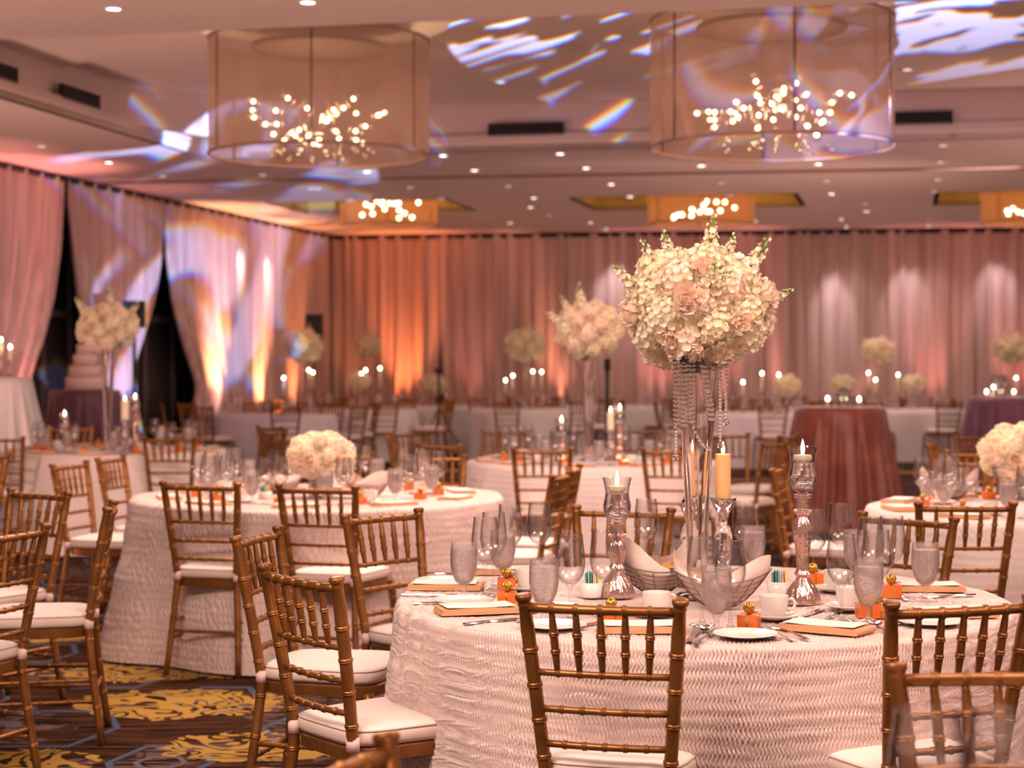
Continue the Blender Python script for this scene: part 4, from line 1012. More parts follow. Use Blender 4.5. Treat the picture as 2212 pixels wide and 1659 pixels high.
def cut_mesh():
    # cutlery along +x, 0.20 long
    def flat(mb, prof, z=.002, th=.0022, dome=0):
        n = len(prof); V = []
        for x, wd, dz in prof: V += [(x, -wd, z+dz), (x, wd, z+dz), (x, wd*.8, z+dz+th), (x, -wd*.8, z+dz+th)]
        Fq = [(0, 1, 2, 3), ((n-1)*4+3, (n-1)*4+2, (n-1)*4+1, (n-1)*4)]
        for i in range(n-1):
            for k in range(4): Fq.append((i*4+k, (i+1)*4+k, (i+1)*4+(k+1) % 4, i*4+(k+1) % 4))
        mb.add(V, Fq)
    mb = MB(); flat(mb, [(-.10, .006, 0), (-.095, .0085, .0), (-.06, .0065, .002), (-.01, .0032, .004), (.03, .003, .003), (.05, .0095, .001), (.058, .012, .0), (.068, .012, .001)])
    for k in range(4): flat(mb, [(.066, .0016, .001), (.09, .0014, .003), (.104, .0008, .005)]); mb.v[-12:] = [(x, y+(k-1.5)*.0062, z) for x, y, z in mb.v[-12:]]
    M_['fork'] = smooth_angle(mb.me('fork', silver), .9)
    mb = MB(); flat(mb, [(-.115, .007, 0), (-.11, .0095, 0), (-.06, .0085, .0), (-.02, .006, .001), (.0, .0065, .0), (.02, .0095, 0), (.08, .0105, 0), (.105, .006, 0), (.112, .001, 0)], th=.0035)
    M_['knife'] = smooth_angle(mb.me('knife', silver), .9)
    mb = MB(); flat(mb, [(-.095, .006, 0), (-.09, .0085, 0), (-.05, .0060, .002), (.0, .003, .005), (.035, .0032, .003), (.044, .006, .003)])
    V = []; n = 14
    for i in range(5):
        r = i/4
        for k in range(n): a = 2*PI*k/n; V.append((.068+.030*r*math.cos(a), .0200*r*math.sin(a)*(1-.12*math.cos(a)), .0015+.008*r*r))
    mb.add(V, [(i*n+k, i*n+(k+1) % n, (i+1)*n+(k+1) % n, (i+1)*n+k) for i in range(4) for k in range(n)]+[tuple((4)*n+k for k in range(n))][:0])
    V2 = [(x, y, z+.0016) for x, y, z in V]; mb.add(V2, [((i+1)*n+k, (i+1)*n+(k+1) % n, i*n+(k+1) % n, i*n+k) for i in range(4) for k in range(n)])
    M_['spoon'] = smooth_angle(mb.me('spoon', silver), 1.2)
cut_mesh()
def cutlery(kind, a, b, lab, grp, z=TT+.006, tilt=0):
    """from pixel a (handle end) to pixel b (tip) on the table top"""
    A = G(a[0], a[1], z); B = G(b[0], b[1], z); m = (A+B)/2; d = (B-A); 
    o = ob(kind, M_[kind], None, m, (0, -tilt, math.atan2(d.y, d.x))); s = min(1.25, max(.75, d.length/.21)); o.scale = (s, 1, 1); tag(o, lab, kind, grp); return o
def flame_me():
    if 'flame' not in M_:
        mb = MB(); mb.lathe([(1e-4, 0), (.0042, .004), (.0055, .010), (.0042, .020), (.0016, .031), (1e-4, .036)], 12, cap=False); M_['flame'] = mb.me('flame', flame)
        mb = MB(); mb.tube([(0, 0, -.004), (0, 0, .006)], .0012, 5); M_['wick'] = mb.me('wick', black)
    return M_['flame']
flame_me()
def put_flame(t, z, s=1.):
    w_ = Vector(t.location)+Vector((0, 0, z+.018)); lamp('POINT', 'candle_light', w_, .55, (1, .72, .38), .006)
    ob('wick', M_['wick'], t, (0, 0, z)); ob('flame', M_['flame'], t, (0, 0, z+.004), scale=(s, s, s))
ped_p = lambda h: [(1e-4, 0), (.050, .0), (.052, .006), (.048, .022), (.042, .040), (.026, .062), (.017, .075), (.020, .080), (.024, .085), (.020, .092), (.017, .10), (.019, h*.45), (.026, h*.60), (.028, h*.68), (.020, h*.76), (.014, h*.79), (.024, h*.82), (.026, h*.84), (.019, h*.86), (.019, h*.955), (.025, h*.97), (.025, h*.99), (.010, h)]
hur_p = [(1e-4, 0), (.010, .001), (.030, .012), (.0405, .035), (.0420, .052), (.037, .075), (.035, .092), (.0395, .118), (.0445, .136), (.0432, .136), (.0380, .118), (.0336, .092), (.0355, .075), (.0404, .052), (.039, .036), (.029, .016), (1e-4, .008)]
hwat_p = [(1e-4, .0085), (.0285, .0165), (.0385, .0365), (.0398, .052), (.0350, .075), (.0333, .088), (1e-4, .0885)]
def hurricane(p, h, lab, grp, s=1.):
    t = thing('candle_holder', p, 0, lab, 'candle holder', grp); key = 'ped%.2f' % h
    ob('pedestal', lathe_me(key, ped_p(h), merc, 72, ripple=lambda a, z: 1+.06*math.sin(12*a+z*45)), t)
    g = ob('glass_cup', lathe_me('glass_cup', hur_p, glass, 36), t, (0, 0, h)); ob('water_fill', lathe_me('water_fill', hwat_p, mat('candle_water', (.97, .93, .97), .0, 0, IOR=1.33, Transmission_Weight=1.)), g)
    c = thing('floating_candle', p+Vector((0, 0, h+.090)), 0, 'ivory floating candle burning in the '+lab.split(',')[0], 'candle', 'floating candles' if grp else None)
    ob('wax_disc', lathe_me('wax_disc', [(1e-4, .0), (.020, .001), (.0265, .008), (.0275, .016), (.025, .021), (1e-4, .022)], discwax, 24), c); put_flame(c, .022, 1.15)
def pillar(p, h, ch, cr, lab, grp, waxm=waxo):
    t = thing('candle_holder', p, 0, 'glass stand under the '+lab, 'candle holder', grp)
    pr = [(1e-4, 0), (.045, 0), (.046, .006), (.030, .02), (.014, .034), (.013, .05), (.024, .065), (.030, .09), (.030, h*.55), (.022, h*.66), (.014, h*.70), (.016, h*.78), (.030, h*.90), (.042 if cr > .02 else .018, h*.985), (.042 if cr > .02 else .018, h), (1e-4, h-.004)]
    ob('pedestal', lathe_me('pp%.2f%.2f' % (h, cr), pr, crystal, 28), t)
    c = thing('pillar_candle', p+Vector((0, 0, h-.002)), 0, lab, 'candle', 'pillar candles' if grp else None)
    ob('wax_body', lathe_me('wax%.3f%.3f' % (ch, cr), [(1e-4, 0), (cr, 0), (cr*1.0, ch*.97), (cr*.92, ch), (cr*.5, ch-.005), (1e-4, ch-.006)], waxm, 24), c); put_flame(c, ch-.004, 1.1)
vase_p = lambda h: [(1e-4, 0), (.060, 0), (.062, .006), (.055, .012), (.030, .016), (.0285, .03), (.031, .12), (.038, h*.45), (.048, h*.72), (.062, h*.93), (.070, h), (.0635, h), (.0570, h*.93), (.0430, h*.72), (.0305, h*.45), (.0235, .14), (.020, .06), (1e-4, .055)]
def tall_vase(p, lab, grp, h=.68):
    t = thing('trumpet_vase', p, 0, lab, 'vase', grp); ob('vase_body', lathe_me('vase%.2f' % h, vase_p(h), crystal, 36), t); return t
def wire_basket(p, rz, lab, nlab, sx=.135, seed=0, hi=.10, tall=.09):
    t = thing('wire_basket', p, rz, lab, 'basket', 'wire bread baskets')
    def ringp(f, n=28):   # f 0..1 height
        a_, b_ = .045+(sx-.045)*f**.7, .035+.045*f**.7
        return [(a_*math.cos(2*PI*k/n), b_*math.sin(2*PI*k/n), .003+hi*f*(.75+.35*math.cos(2*PI*k/n)**2)) for k in range(n)]
    for f in (0, .18, .38, .58, .78, 1.):
        mb = MB(); mb.tube(ringp(f), .0017 if f < 1 else .0022, 5, closed=True); ob('wire_hoop', mb.me('wire_hoop', wire), t)
    for k in range(0, 28, 2):
        mb = MB(); mb.tube([ringp(f)[k] for f in (0, .18, .38, .58, .78, 1.)], .0014, 4); ob('upright_wire', mb.me('upright_wire', wire), t)
    # linen liner inside
    rr = random.Random(seed); l = thing('basket_liner', p, rz, nlab, 'napkin', 'linen basket liners'); n = 40; V = []; lev = [0, .2, .45, .75, 1.0, 1.3, 1.6]
    for f in lev:
        for k in range(n):
            a = 2*PI*k/n; ff = min(f, 1); a_, b_ = .040+(sx-.05)*ff**.7, .031+.040*ff**.7
            ex = max(0, f-1); wv = 1+.05*math.sin(5*a+seed)+ex*(.10*math.sin(4*a+seed*2))
            z = .006+hi*ff*(.75+.35*math.cos(a)**2)*.95+ex*tall*(1.0+.55*math.sin(2*a+seed)+.35*math.sin(3*a+2*seed))
            V.append((a_*wv*math.cos(a)*(1+.10*ex), b_*wv*math.sin(a)*(1-.35*ex), z))
    Fq = [(i*n+k, i*n+(k+1) % n, (i+1)*n+(k+1) % n, (i+1)*n+k) for i in range(len(lev)-1) for k in range(n)]+[tuple(range(n))[::-1]]
    me = mk('linen_cloth', V, Fq, linen); ob('linen_cloth', me, l)
    for k in range(3):
        mb = MB(); mb.ball((0, 0, 0), .030, 12, 8, 0, (1.5, .9, .8)); o = ob('bread_roll', mb.me('bread_roll', bread), None, Vector(p)+Vector((.04*(k-1), .008*(k % 2), .068)), (0, .2, k)); tag(o, ('left', 'middle', 'right')[k]+' bread roll in the '+lab.split(',')[0], 'bread', 'bread rolls in the baskets')
def caddy(p, rz, lab, grp):
    t = thing('sugar_caddy', p, rz, lab, 'caddy', grp); mb = MB(); 
    mb.lathe([(1e-4, 0), (.030, 0), (.032, .004), (.035, .045), (.0335, .045), (.030, .008), (1e-4, .006)], 24, cap=False); ob('china_holder', mb.me('china_holder', china), t)
    for k in range(7):
        m = teal if k in (1, 2, 3) else (yellow if k == 6 else whitep)
        mb = MB(); mb.box((0, 0, 0), (.032, .003, .062)); ob({'teal_packet': 'teal_packet', 'yellow_packet': 'yellow_packet'}.get(m.name, 'white_packet'), mb.me('packet', m, False), t, (-.018+.006*k, .004*(k % 2), .045), (0, .12*(k-3)*.5, .9+.1*k))

# ------------------------------------------------------------ main table setting
ZT = TT+.0075
g = lambda x, y: G(x, y, ZT)
bq = Vector(((1506-HX)/F*5.36, 5.36, 0))
tall_vase(q(bq, ZT), 'tall crystal trumpet vase carrying the main bouquet', None, .68)
bouquet(Vector((bq.x, bq.y, 1.625)), .222, .180, 'big hydrangea and rose bouquet in the right foreground, largest of all', None, 34,
        sprigs=((.15, -.25, 1, 1.1), (-.62, -.2, .75, .8), (-1, -.2, .42, .85), (.78, -.2, .75, 1.05), (1.0, -.1, .10, .8), (-.35, .3, .9, .9), (.45, .2, .9, .8), (.1, -1, .45, .8), (.2, -.9, .3, .7)),
        roses=((-.22, -1, .12, 1.45), (.52, -1, -.28, 1.10), (.95, -.4, .25, 1.1), (-.95, -.4, -.1, 1.1), (-.5, -.8, -.5, .9), (.0, -.9, .75, .9), (-.15, -.95, -.9, .9)), seed=4)
# crystal strands hanging from the main bouquet
bead = MB(); bead.ball((0, 0, 0), .0062, 8, 5, 0, (1, 1, .8)); bead_me = bead.me('bead', crystal)
disc = MB(); disc.ball((0, 0, 0), .0145, 10, 5, 0, (1, 1, .38)); disc_me = disc.me('bead', crystal)
drop = MB(); drop.ball((0, 0, 0), .0105, 8, 5); drop_me = smooth_angle(drop.me('drop', crystal), .2)
def strand(px, y0, y1, D, me, step, lab, end=True, sag=0, px2=None, n0=None):
    top = P(px, y0, D); t = thing('crystal_strand', top, 0, lab, 'crystals', 'crystal strands hanging from the main bouquet'); bot = P(px2 or px, y1, D)
    L = (bot-top).length; k = 0; n = max(2, int(L/step))
    for k in range(n+1):
        p = (bot-top)*(k/n)+Vector((0, 0, -sag*math.sin(PI*k/n))); ob('bead', me, t, p, (0, 0, k))
    if end: ob('drop', drop_me, t, (bot-top)+Vector((0, 0, -.016)))
for (x, y1, d) in ((1463, 925, 5.24), (1478, 918, 5.22), (1494, 910, 5.24), (1471, 905, 5.28)): strand(x, 770, y1, d, disc_me, .0125, 'ladder strand of flat crystals left of the main vase, '+{1463: 'leftmost', 1478: 'second from right', 1494: 'rightmost', 1471: 'rear one'}[x], False)
strand(1568, 775, 900, 5.26, bead_me, .011, 'thin crystal strand with a round drop right of the main vase')
strand(1556, 780, 950, 5.30, bead_me, .011, 'beaded strand beside the right side of the vase neck', True)
strand(1520, 790, 905, 5.25, disc_me, .014, 'strand of flat crystals curving across the vase neck', False, .0, 1538)
strand(1460, 915, 975, 5.24, bead_me, .010, 'short strand continuing below the ladder of crystals', True)
strand(1490, 900, 970, 5.26, bead_me, .0105, 'looped strand low across the front of the vase', False, .02, 1532)
hurricane(g(1333, 1288), .218, 'left mercury glass candle holder, beside the left bread basket', None)
hurricane(g(1734, 1303), .318, 'right tall mercury glass candle holder, in front of the copper drape', None)
pillar(g(1562, 1255), .265, .142, .0245, 'thick amber pillar candle right of the main vase', None)
pillar(g(1489, 1262), .275, .140, .0125, 'thin amber candle seen through the main vase', None)
W = [(1048, 1288, 'leftmost wine glass on the main table'), (1066, 1272, 'wine glass overlapping the leftmost one, just behind it'), (1101, 1247, 'wine glass behind the upper orange favour box'), (1165, 1240, 'wine glass in front of the pale seat left of centre'), (1231, 1342, 'wine glass rising behind the nearest chair, left part'), (1306, 1330, 'wine glass in front of the left candle holder'), (1396, 1228, 'wine glass behind the linen of the left basket'), (1517, 1352, 'left one of two wine glasses flanking the front goblet'), (1577, 1362, 'right one of two wine glasses flanking the front goblet'), (1608, 1236, 'wine glass right of the amber pillar candle'), (1757, 1262, 'wine glass just right of the tall candle holder'), (1814, 1242, 'wine glass against the copper drape, farther'), (1818, 1342, 'wine glass left of the right front goblet'), (1880, 1288, 'wine glass behind the right front goblet'), (1893, 1330, 'wine glass overlapping the right front goblet'), (1926, 1284, 'rightmost wine glass, before the chair spindles')]
for x, y, l in W: wine(g(x, y), l, None)
for x, y, l in ((1002, 1296, 'leftmost water goblet on the main table'), (1175, 1344, 'sweating water goblet above the nearest chair rail'), (1548, 1364, 'front centre water goblet before the right basket'), (1876, 1345, 'right front water goblet left of the right chair'), (1999, 1298, 'rightmost water goblet on the main table'), (1626, 1250, 'water goblet behind the right bread basket'), (1086, 1262, 'water goblet half hidden by the left wine glasses'), (1850, 1262, 'far water goblet between wine glasses on the right')): goblet(g(x, y), l, None)
for x, y, rz, l in ((1784, 1362, -.62, 'tan napkin with menu card right of the front plate'), (1385, 1362, .0, 'tan napkin seen through the spindles of the nearest chair'), (1030, 1322, .25, 'tan napkin at the left front rim of the main table'), (962, 1271, -.1, 'tan napkin at the leftmost rim of the main table'), (1078, 1238, -.15, 'tan napkin behind the orange boxes on the left'), (1998, 1274, -.1, 'tan napkin behind the rightmost water goblet'), (2056, 1330, .1, 'tan napkin behind the right chair spindles')): napkin(g(x, y), rz, l, None)
for x, y, rz, l in ((1094, 1276, .1, 'upper orange favour box left of centre'), (1096, 1307, -.1, 'orange favour box under the upper one, beside the chair finial'), (1320, 1347, .4, 'orange favour box behind the nearest chair spindles'), (1618, 1358, -.35, 'orange favour box with gold ribbon ball left of the coffee cup'), (1872, 1332, .1, 'orange favour box behind the right front goblet, left one'), (1896, 1333, .2, 'orange favour box behind the right front goblet, right one'), (1925, 1290, 0, 'orange favour box behind the right chair finial'), (1756, 1264, .2, 'small far orange favour box right of the tall candle holder')): favour(g(x, y), rz, l, None)
wire_basket(q(g(1418, 1278), ZT), .15, 'left wire bread basket beside the left candle holder', 'blush linen liner standing high in the left basket', .128, 1, .085, .085)
wire_basket(q(g(1556, 1310), ZT), -.05, 'right wire bread basket behind the front goblet', 'blush linen liner bunched in the right basket', .145, 2.2, .095, .055)
caddy(g(1277, 1290), .4, 'sugar caddy with teal packets left of the left candle holder', None)
caddy(g(1682, 1288), .2, 'sugar caddy with teal packets right of the right basket', None)
for x, y, rz, l in ((1672, 1338, .0, 'coffee cup right of the orange favour box'), (1418, 1330, .3, 'coffee cup behind the nearest chair back post'), (1140, 1276, 2.9, 'coffee cup right of the upper favour box'), (1835, 1318, 0, 'coffee cup behind the wine glass on the right'), (1808, 1278, 0, 'far coffee cup on the right side')): cup(g(x, y), rz, l, None)
for x, y, s, l in ((1610, 1376, 1.02, 'white plate at the front rim with a knife on it'), (1195, 1356, 1.1, 'white plate behind the left post of the nearest chair'), (1000, 1302, 1.1, 'white plate between the two left napkins'), (2010, 1348, 1.1, 'white plate right of the right chair finial'), (1205, 1316, .85, 'small white plate left of the sugar caddy'), (955, 1258, 1., 'white plate at the far left rim')): plate(g(x, y), l, None, s)
for k, a, b, l in (('fork', (1758, 1389), (1653, 1349), 'right fork of the pair left of the front right napkin'), ('fork', (1722, 1389), (1636, 1352), 'left fork of the pair left of the front right napkin'), ('knife', (1679, 1381), (1607, 1361), 'knife lying across the front plate'), ('spoon', (1475, 1390), (1537, 1356), 'spoon with round bowl left of the front plate'), ('knife', (1488, 1392), (1510, 1352), 'knife beside the spoon right of the chair post'), ('fork', (1500, 1394), (1545, 1366), 'fork handle tucked under the round spoon'),
    ('spoon', (1928, 1380), (1880, 1346), 'spoon right of the front right napkin'), ('knife', (868, 1286), (984, 1287), 'knife at the leftmost rim of the table'), ('knife', (897, 1305), (1020, 1303), 'knife on the plate between the left napkins'), ('knife', (1008, 1350), (1119, 1338), 'knife in front of the left front napkin'), ('fork', (1110, 1352), (1168, 1312), 'fork left of the nearest chair spindles'), ('knife', (1206, 1362), (1287, 1346), 'knife on the plate behind the chair spindles'),
    ('fork', (1302, 1388), (1312, 1342), 'fork in front of the spindled favour box'), ('fork', (1060, 1290), (1050, 1312), 'fork among the feet of the left glasses'), ('fork', (1784, 1340), (1820, 1318), 'fork behind the front right napkin'), ('knife', (1700, 1346), (1782, 1316), 'butter knife on the saucer right of the coffee cup'), ('knife', (2100, 1286), (1990, 1292), 'knife beside the rightmost goblet foot'), ('fork', (1960, 1300), (1925, 1280), 'fork left of the rightmost goblet'), ('spoon', (1940, 1350), (1950, 1330), 'spoon hidden behind the right chair finial'), ('knife', (930, 1240), (1010, 1243), 'knife near the far left napkin')): cutlery(k, a, b, l, None)

# ------------------------------------------------------------ the other tables: radial settings
def setting(c, nset, tlab, phase=0., wines=1, R_=.895, gob=True, nap=True, fav=True):
    rr = random.Random(int(c.x*10+c.y*77))
    for k in range(nset):
        a = phase+2*PI*k/nset; d = Vector((math.cos(a), math.sin(a), 0)); s = Vector((-d.y, d.x, 0)); z = Vector((0, 0, TT+.002))
        if nap: napkin(c+d*(R_-.12)+z, a+PI/2, 'tan napkin, %s place, %s' % (place(a), tlab), 'tan napkins on the '+tlab, 'cream card on napkin, %s place, %s' % (place(a), tlab))
        if gob: goblet(c+d*(R_-.30)+s*.12+z, 'water goblet, %s place, %s' % (place(a), tlab), 'water goblets on the '+tlab)
        for w_ in range(wines): wine(c+d*(R_-.30-.09*w_)+s*(.21+.02*w_)+z, '%s wine glass, %s place, %s' % (('outer', 'inner')[w_], place(a), tlab), 'wine glasses on the '+tlab)
        if fav: favour(c+d*(R_-.27)-s*.10+z, a, 'orange favour box, %s place, %s' % (place(a), tlab), 'orange favours on the '+tlab)
        if k % 2 == 0: cup(c+d*(R_-.34)-s*.0+z, a, 'white coffee cup, %s place, %s' % (place(a), tlab), 'coffee cups on the '+tlab)
setting(T2, 10, 'middle left low-bouquet table', .28, 2)
setting(T3, 10, 'second tall-bouquet table', .15, 1)
setting(T4, 10, 'left tall-bouquet table', .3, 1)
setting(T5, 10, 'right edge low-bouquet table', .1, 2)
z2 = TT+.002
# low bouquets in cylinder vases
def low_centre(c, lab, r=.165, fl=.110, seed=0, hv=.14, zc=None):
    t = thing('cylinder_vase', (c.x, c.y, z2), 0, 'pebble-filled vase under the '+lab, 'vase', None); ob('vase_body', lathe_me('cyl_vase', [(1e-4, 0), (.062, 0), (.064, .004), (.064, hv), (.0615, hv), (.0615, .008), (1e-4, .008)], glass, 30), t)
    mb = MB(); rr = random.Random(seed)
    for k in range(60): a = rr.uniform(0, 6.28); r_ = .052*math.sqrt(rr.random()); mb.ball((r_*math.cos(a), r_*math.sin(a), .016+.075*rr.random()), .009, 6, 4)
    s_ = ob('pebbles', mb.me('pebbles', mat('dark_pebble', (.10, .06, .06), .3)), t); s_['kind'] = 'stuff'
    bouquet(Vector((c.x, c.y, zc or z2+hv+.075)), r, fl, lab, None, 24, roses=((-.3, -1, -.2, 1.1), (.7, -.8, -.1, 1.), (-.9, -.5, .2, 1.), (.1, -.7, .7, 1.), (0, -1, -.7, .9), (.6, -.3, .8, 1.)), seed=seed, flat_bottom=True, lo=False)
p2 = P(693, 1000, 9.40); low_centre(p2, 'low white hydrangea bouquet on the middle left table', .165, .112, 3)
p5 = P(2196, 1000, 9.3); low_centre(p5, 'low blush bouquet at the right photo edge', .180, .135, 5, hv=.16)
wire_basket(Vector((T2.x+.27, T2.y-.10, z2)), .4, 'wire basket right of the low white bouquet', 'blush linen liner right of the low white bouquet', .12, 3.1, .08, .08)
wire_basket(Vector((T2.x-.22, T2.y+.22, z2)), .1, 'wire basket left behind the low white bouquet', 'blush linen liner left behind the low white bouquet', .11, 4.1, .07, .05)
wire_basket(Vector((p5.x-.36, p5.y-.05, z2)), .0, 'wire basket left of the right edge bouquet', 'blush linen liner left of the right edge bouquet', .15, 1.7, .09, .07)
caddy(Vector((T2.x-.24, T2.y-.28, z2)), 0, 'teal sugar caddy left of the low white bouquet', None)
caddy(Vector((T4.x+.28, T4.y-.2, z2)), 0, 'teal sugar caddy right of the left tall vase', None)
caddy(Vector((T4.x-.35, T4.y-.3, z2)), 0, 'teal sugar caddy left of the left tall vase', None)
caddy(Vector((T3.x+.35, T3.y-.2, z2)), 0, 'teal sugar caddy on the second tall-bouquet table', None)
# tall bouquets behind
def tall_centre(c, px, yc, lab, r, fl, seed, sprigs, D=None, n=26, lo=False):
    D = D or c.y; zc = HC+(HY-yc)/F*D; h = zc-fl*.8-z2; b = Vector(((px-HX)/F*D, D, z2))
    tall_vase(b, 'tall crystal trumpet vase under the '+lab, None, round(h, 2)); 
    bouquet(Vector((b.x, b.y, zc)), r, fl, lab, None, n, sprigs=sprigs, roses=((-.4, -1, .0, 1.2), (.5, -1, -.1, 1.2), (0, -1, .5, 1.1), (-.8, -.6, -.3, 1.1)), seed=seed, lo=lo)
tall_centre(T4, 233, 707, 'left tall white bouquet before the dark doorways', .235, .175, 11, ((-.9, -.2, .8, 1.5), (.12, -.2, 1, 1.5), (.95, -.1, .7, 1.3)))
tall_centre(T3, 1272, 712, 'second tall bouquet, half hidden by the main one', .235, .190, 12, ((-.25, -.2, 1, 1.6), (-1, -.2, .3, 1.3), (-.6, -.1, .7, 1.2)))
hurricane(Vector(((140-HX)/F*14.3, 14.3, z2)), .17, 'hurricane candle holder left of the left tall vase', None)
hurricane(Vector(((292-HX)/F*14.6, 14.6, z2)), .30, 'hurricane candle holder right of the left tall vase', None)
pillar(Vector(((270-HX)/F*14.1, 14.1, z2)), .26, .15, .03, 'ivory pillar candle right of the left tall vase', None, wax)
hurricane(Vector(((1213-HX)/F*12.8, 12.8, z2)), .17, 'hurricane candle holder left of the second tall vase', None)
hurricane(Vector(((1339-HX)/F*13.0, 13.0, z2)), .25, 'hurricane candle holder right of the second tall vase', None)
pillar(Vector(((1319-HX)/F*13.0, 13.0, z2)), .22, .13, .026, 'ivory pillar candle right of the second tall vase', None, wax)
# nearest table glasses (bottom right, out of focus)
def gx(x, D): return Vector(((x-HX)/F*D, D, TT+.004))
wine(gx(2003, 2.50), 'blurred big wine glass at the bottom right, left one', None, 1.30, .92)
goblet(gx(2030, 2.30), 'blurred water goblet low between the two bottom right glasses', None, .95)
wine(gx(2168, 2.50), 'blurred big wine glass at the bottom right corner', None, 1.30, .92)

# ------------------------------------------------------------ far table dressing
fm = MB(); fm.lathe([(1e-4, -.012), (.010, -.007), (.013, 0), (.010, .012), (1e-4, .026)], 10, cap=False); far_flame = fm.me('flame', emis('far_flame', (1, .84, .50), 60))
def far_candle(x, y, D, lab, base=TT):
    p = P(x, y, D); t = thing('candlestick', (p.x, p.y, base+.003), 0, lab, 'candle', 'lit candles on the far tables'); h = max(.05, p.z-base-.003)
    mb = MB(); hs = h*.55; mb.lathe([(1e-4, 0), (.045, 0), (.04, .012), (.012, .03), (.012, hs*.8), (.026, hs*.95), (.026, hs)], 14); ob('holder', mb.me('holder', merc), t)
    mb = MB(); mb.lathe([(.018, hs), (.018, h-.012)], 12); ob('wax_body', mb.me('wax_body', wax), t); ob('flame', far_flame, t, (0, 0, h))
for x, y, ti, l in ((613, 817, 7, 'single flame left of the dim corner bouquet'), (667, 800, 0, 'left flame of the pair under the corner speaker'), (676, 805, 0, 'right flame of the pair under the corner speaker'), (780, 809, 0, 'lower left flame of three before the orange drape'), (790, 800, 0, 'middle flame of three before the orange drape'), (821, 796, 0, 'right flame of three before the orange drape'),
    (1092, 822, 1, 'lowest of the flames on the far centre-left table'), (1108, 812, 1, 'second flame from the left on the far centre-left table'), (1151, 803, 1, 'flame right of the slim far bouquet'), (1170, 804, 1, 'rightmost flame on the far centre-left table'),
    (1605, 826, 2, 'lowest flame right of the main vase'), (1646, 807, 2, 'middle flame right of the main vase'), (1682, 810, 2, 'right flame of three right of the main vase'), (1876, 806, 3, 'flame left of the far slender bouquet'), (1891, 821, 3, 'low flame under the far slender bouquet'), (1940, 810, 3, 'flame right of the far slender bouquet'), (2195, 817, 8, 'flame right of the dark purple flowers')):
    far_candle(x, y, FT[ti].y-.1, l)
for x, y, c_, l in ((1788, 862, ck1, 'left tea light on the copper cocktail table'), (1856, 863, ck1, 'right tea light on the copper cocktail table'), (2131, 849, ck2, 'left tea light on the plum cocktail table'), (2146, 837, ck2, 'taller flame on the plum cocktail table'), (2190, 850, ck2, 'right tea light on the plum cocktail table')):
    far_candle(x, y, c_.y-.12, l, 1.08)
for x, y, D, l in ((2, 735, 17.5, 'upper candlestick on the white cocktail table at the left edge'), (22, 750, 17.5, 'right candlestick on the white cocktail table at the left edge')): far_candle(x, y, D, l, 1.33)
def far_tall(x, yc, D, r, fl, lab, seed):
    zc = HC+(HY-yc)/F*D; b = Vector(((x-HX)/F*D, D, z2)); tall_vase(b, 'tall vase under the '+lab, None, round(zc-fl*.8-z2, 2)); bouquet(Vector((b.x, b.y, zc)), r, fl, lab, None, 16, seed=seed, lo=True, sprigs=((.3, 0, 1, 1.5), (-.8, 0, .6, 1.4)))
far_tall(655, 747, FT[0].y, .27, .21, 'dim tall bouquet before the corner speaker', 31)
far_tall(1135, 745, FT[1].y, .27, .22, 'tall pale bouquet left of the second bouquet', 32)
far_tall(1898, 757, FT[3].y, .22, .16, 'far slender tall bouquet left of the plum table', 33)
far_tall(2186, 752, FT[8].y, .27, .19, 'far tall bouquet above the plum table', 34)
far_tall(795, 748, FT[4].y, .20, .17, 'faint tall bouquet before the orange drape', 35)
def far_low(x, yc, D, r, lab, seed, base=TT, purple=False):
    zc = HC+(HY-yc)/F*D; b = Vector(((x-HX)/F*D, D, base+.003)); t = thing('cylinder_vase', b, 0, 'small vase under '+lab, 'vase', None); h = max(.04, zc-r*.5-base); ob('vase_body', lathe_me('fv%.2f' % h, [(1e-4, 0), (.05, 0), (.05, h), (.047, h), (.047, .006), (1e-4, .006)], glass, 16), t)
    bouquet(Vector((b.x, b.y, zc)), r, r*.7, lab, None, 14, seed=seed, lo=True, mats=HPUR if purple else None)
HPUR = hyd_mesh(90, nf=30, size=.021, m=vpur)
far_low(778, 822, FT[0].y, .15, 'low flowers left of the three flames', 41)
far_low(1700, 832, FT[2].y, .17, 'round pale low bouquet right of the main vase', 42)
far_low(1821, 828, FT[6].y, .17, 'greenish low flowers behind the copper cocktail table', 43)
far_low(1975, 828, FT[3].y, .16, 'faint low flowers between the cocktail tables', 44)
far_low(2161, 825, ck2.y, .095, 'dark purple flowers on the plum cocktail table', 45, 1.08, True)
far_low(1822, 851, ck1.y, .05, 'small dark flower posy on the copper cocktail table', 46, 1.08, True)
far_low(935, 830, FT[4].y, .2, 'low flowers beside the dark drape gap', 47)
# glasses on far tables
for i, c in enumerate(FT):
    for k in range(9):
        a = .4+2*PI*k/9; p = c+Vector((.58*math.cos(a), .58*math.sin(a), z2)); (wine if k % 2 else goblet)(p, '%s, %s of the %s' % ('wine glass' if k % 2 else 'goblet', place(.4+2*PI*k/9), far_tables[i][2]), 'glasses on the '+far_tables[i][2].split(',')[0])

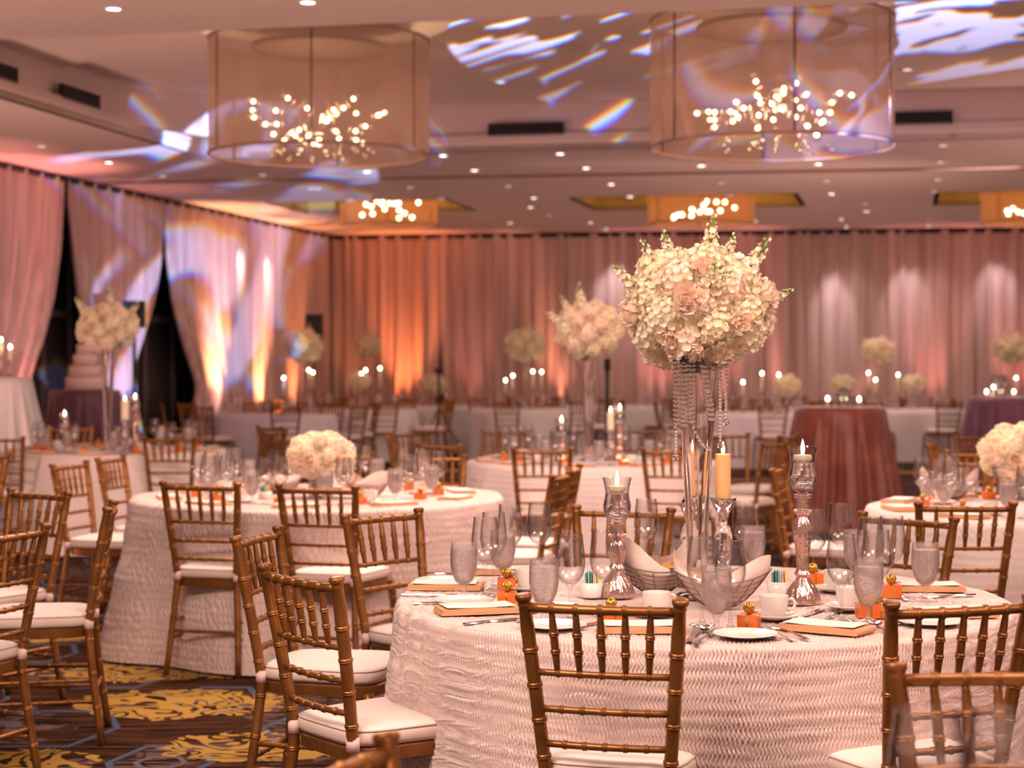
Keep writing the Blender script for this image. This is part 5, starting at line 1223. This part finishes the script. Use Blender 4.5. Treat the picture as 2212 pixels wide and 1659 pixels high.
# ------------------------------------------------------------ wedding cake, speakers
cz = 1.18; t = thing('wedding_cake', (ck4.x, ck4.y, cz+.004), 0, 'tiered pale wedding cake on the plum-draped table by the dark doorway', 'cake')
r_, z_ = .20, 0
for k, (r_, h_) in enumerate(((.205, .13), (.165, .12), (.125, .12), (.09, .11))):
    mb = MB(); mb.lathe([(1e-4, z_), (r_, z_), (r_, z_+h_-.008), (r_-.008, z_+h_), (1e-4, z_+h_)], 36, cap=False); ti = ob('cake_tier', mb.me('cake_tier', mat('icing', (.85, .66, .60), .5)), t)
    mb = MB(); mb.tube([(r_*1.01*math.cos(a), r_*1.01*math.sin(a), z_+.012) for a in [2*PI*j/36 for j in range(36)]], .010, 6, closed=True); ob('ribbon_band', mb.me('ribbon_band', mat('pink_ribbon', (.72, .36, .32), .4)), ti); z_ += h_
def speaker(x, y0, y1, w_, D, lab, yb=None):
    a = P(x, y0, D); b = P(x, y1, D); t = thing('loudspeaker', (b.x, b.y, b.z), 0, lab, 'speaker'); h = a.z-b.z; ww = w_/F*D
    mb = MB(); mb.box((0, 0, h/2), (ww, ww*.9, h)); ob('cabinet', smooth_angle(mb.me('cabinet', black, False)), t)
    mb = MB(); mb.box((0, -ww*.46, h/2), (ww*.9, .02, h*.94)); ob('grille', mb.me('grille', mat('speaker_grille', (.02, .018, .02), .8), False), t)
    st = thing('speaker_stand', (b.x, b.y, 0), 0, 'black tripod stand under the '+lab, 'stand'); mb = MB(); mb.tube([(0, 0, .35), (0, 0, b.z)], .022, 8); ob('pole', mb.me('pole', black), st)
    for k in range(3):
        an = k*2.094+.5; mb = MB(); mb.tube([(0, 0, .75), (.45*math.cos(an), .45*math.sin(an), .012)], .012, 6); ob('leg', mb.me('leg', black), st)
speaker(290, 650, 708, 42, 21.5, 'loudspeaker behind the left tall bouquet')
speaker(679, 679, 738, 36, 29.5, 'loudspeaker in the far left corner of the drapes')
speaker(1312, 775, 800, 14, 19.5, 'small black monitor right of the second tall vase')
speaker(948, 795, 806, 18, 28.6, 'small black projector at the foot of the dark drape gap')
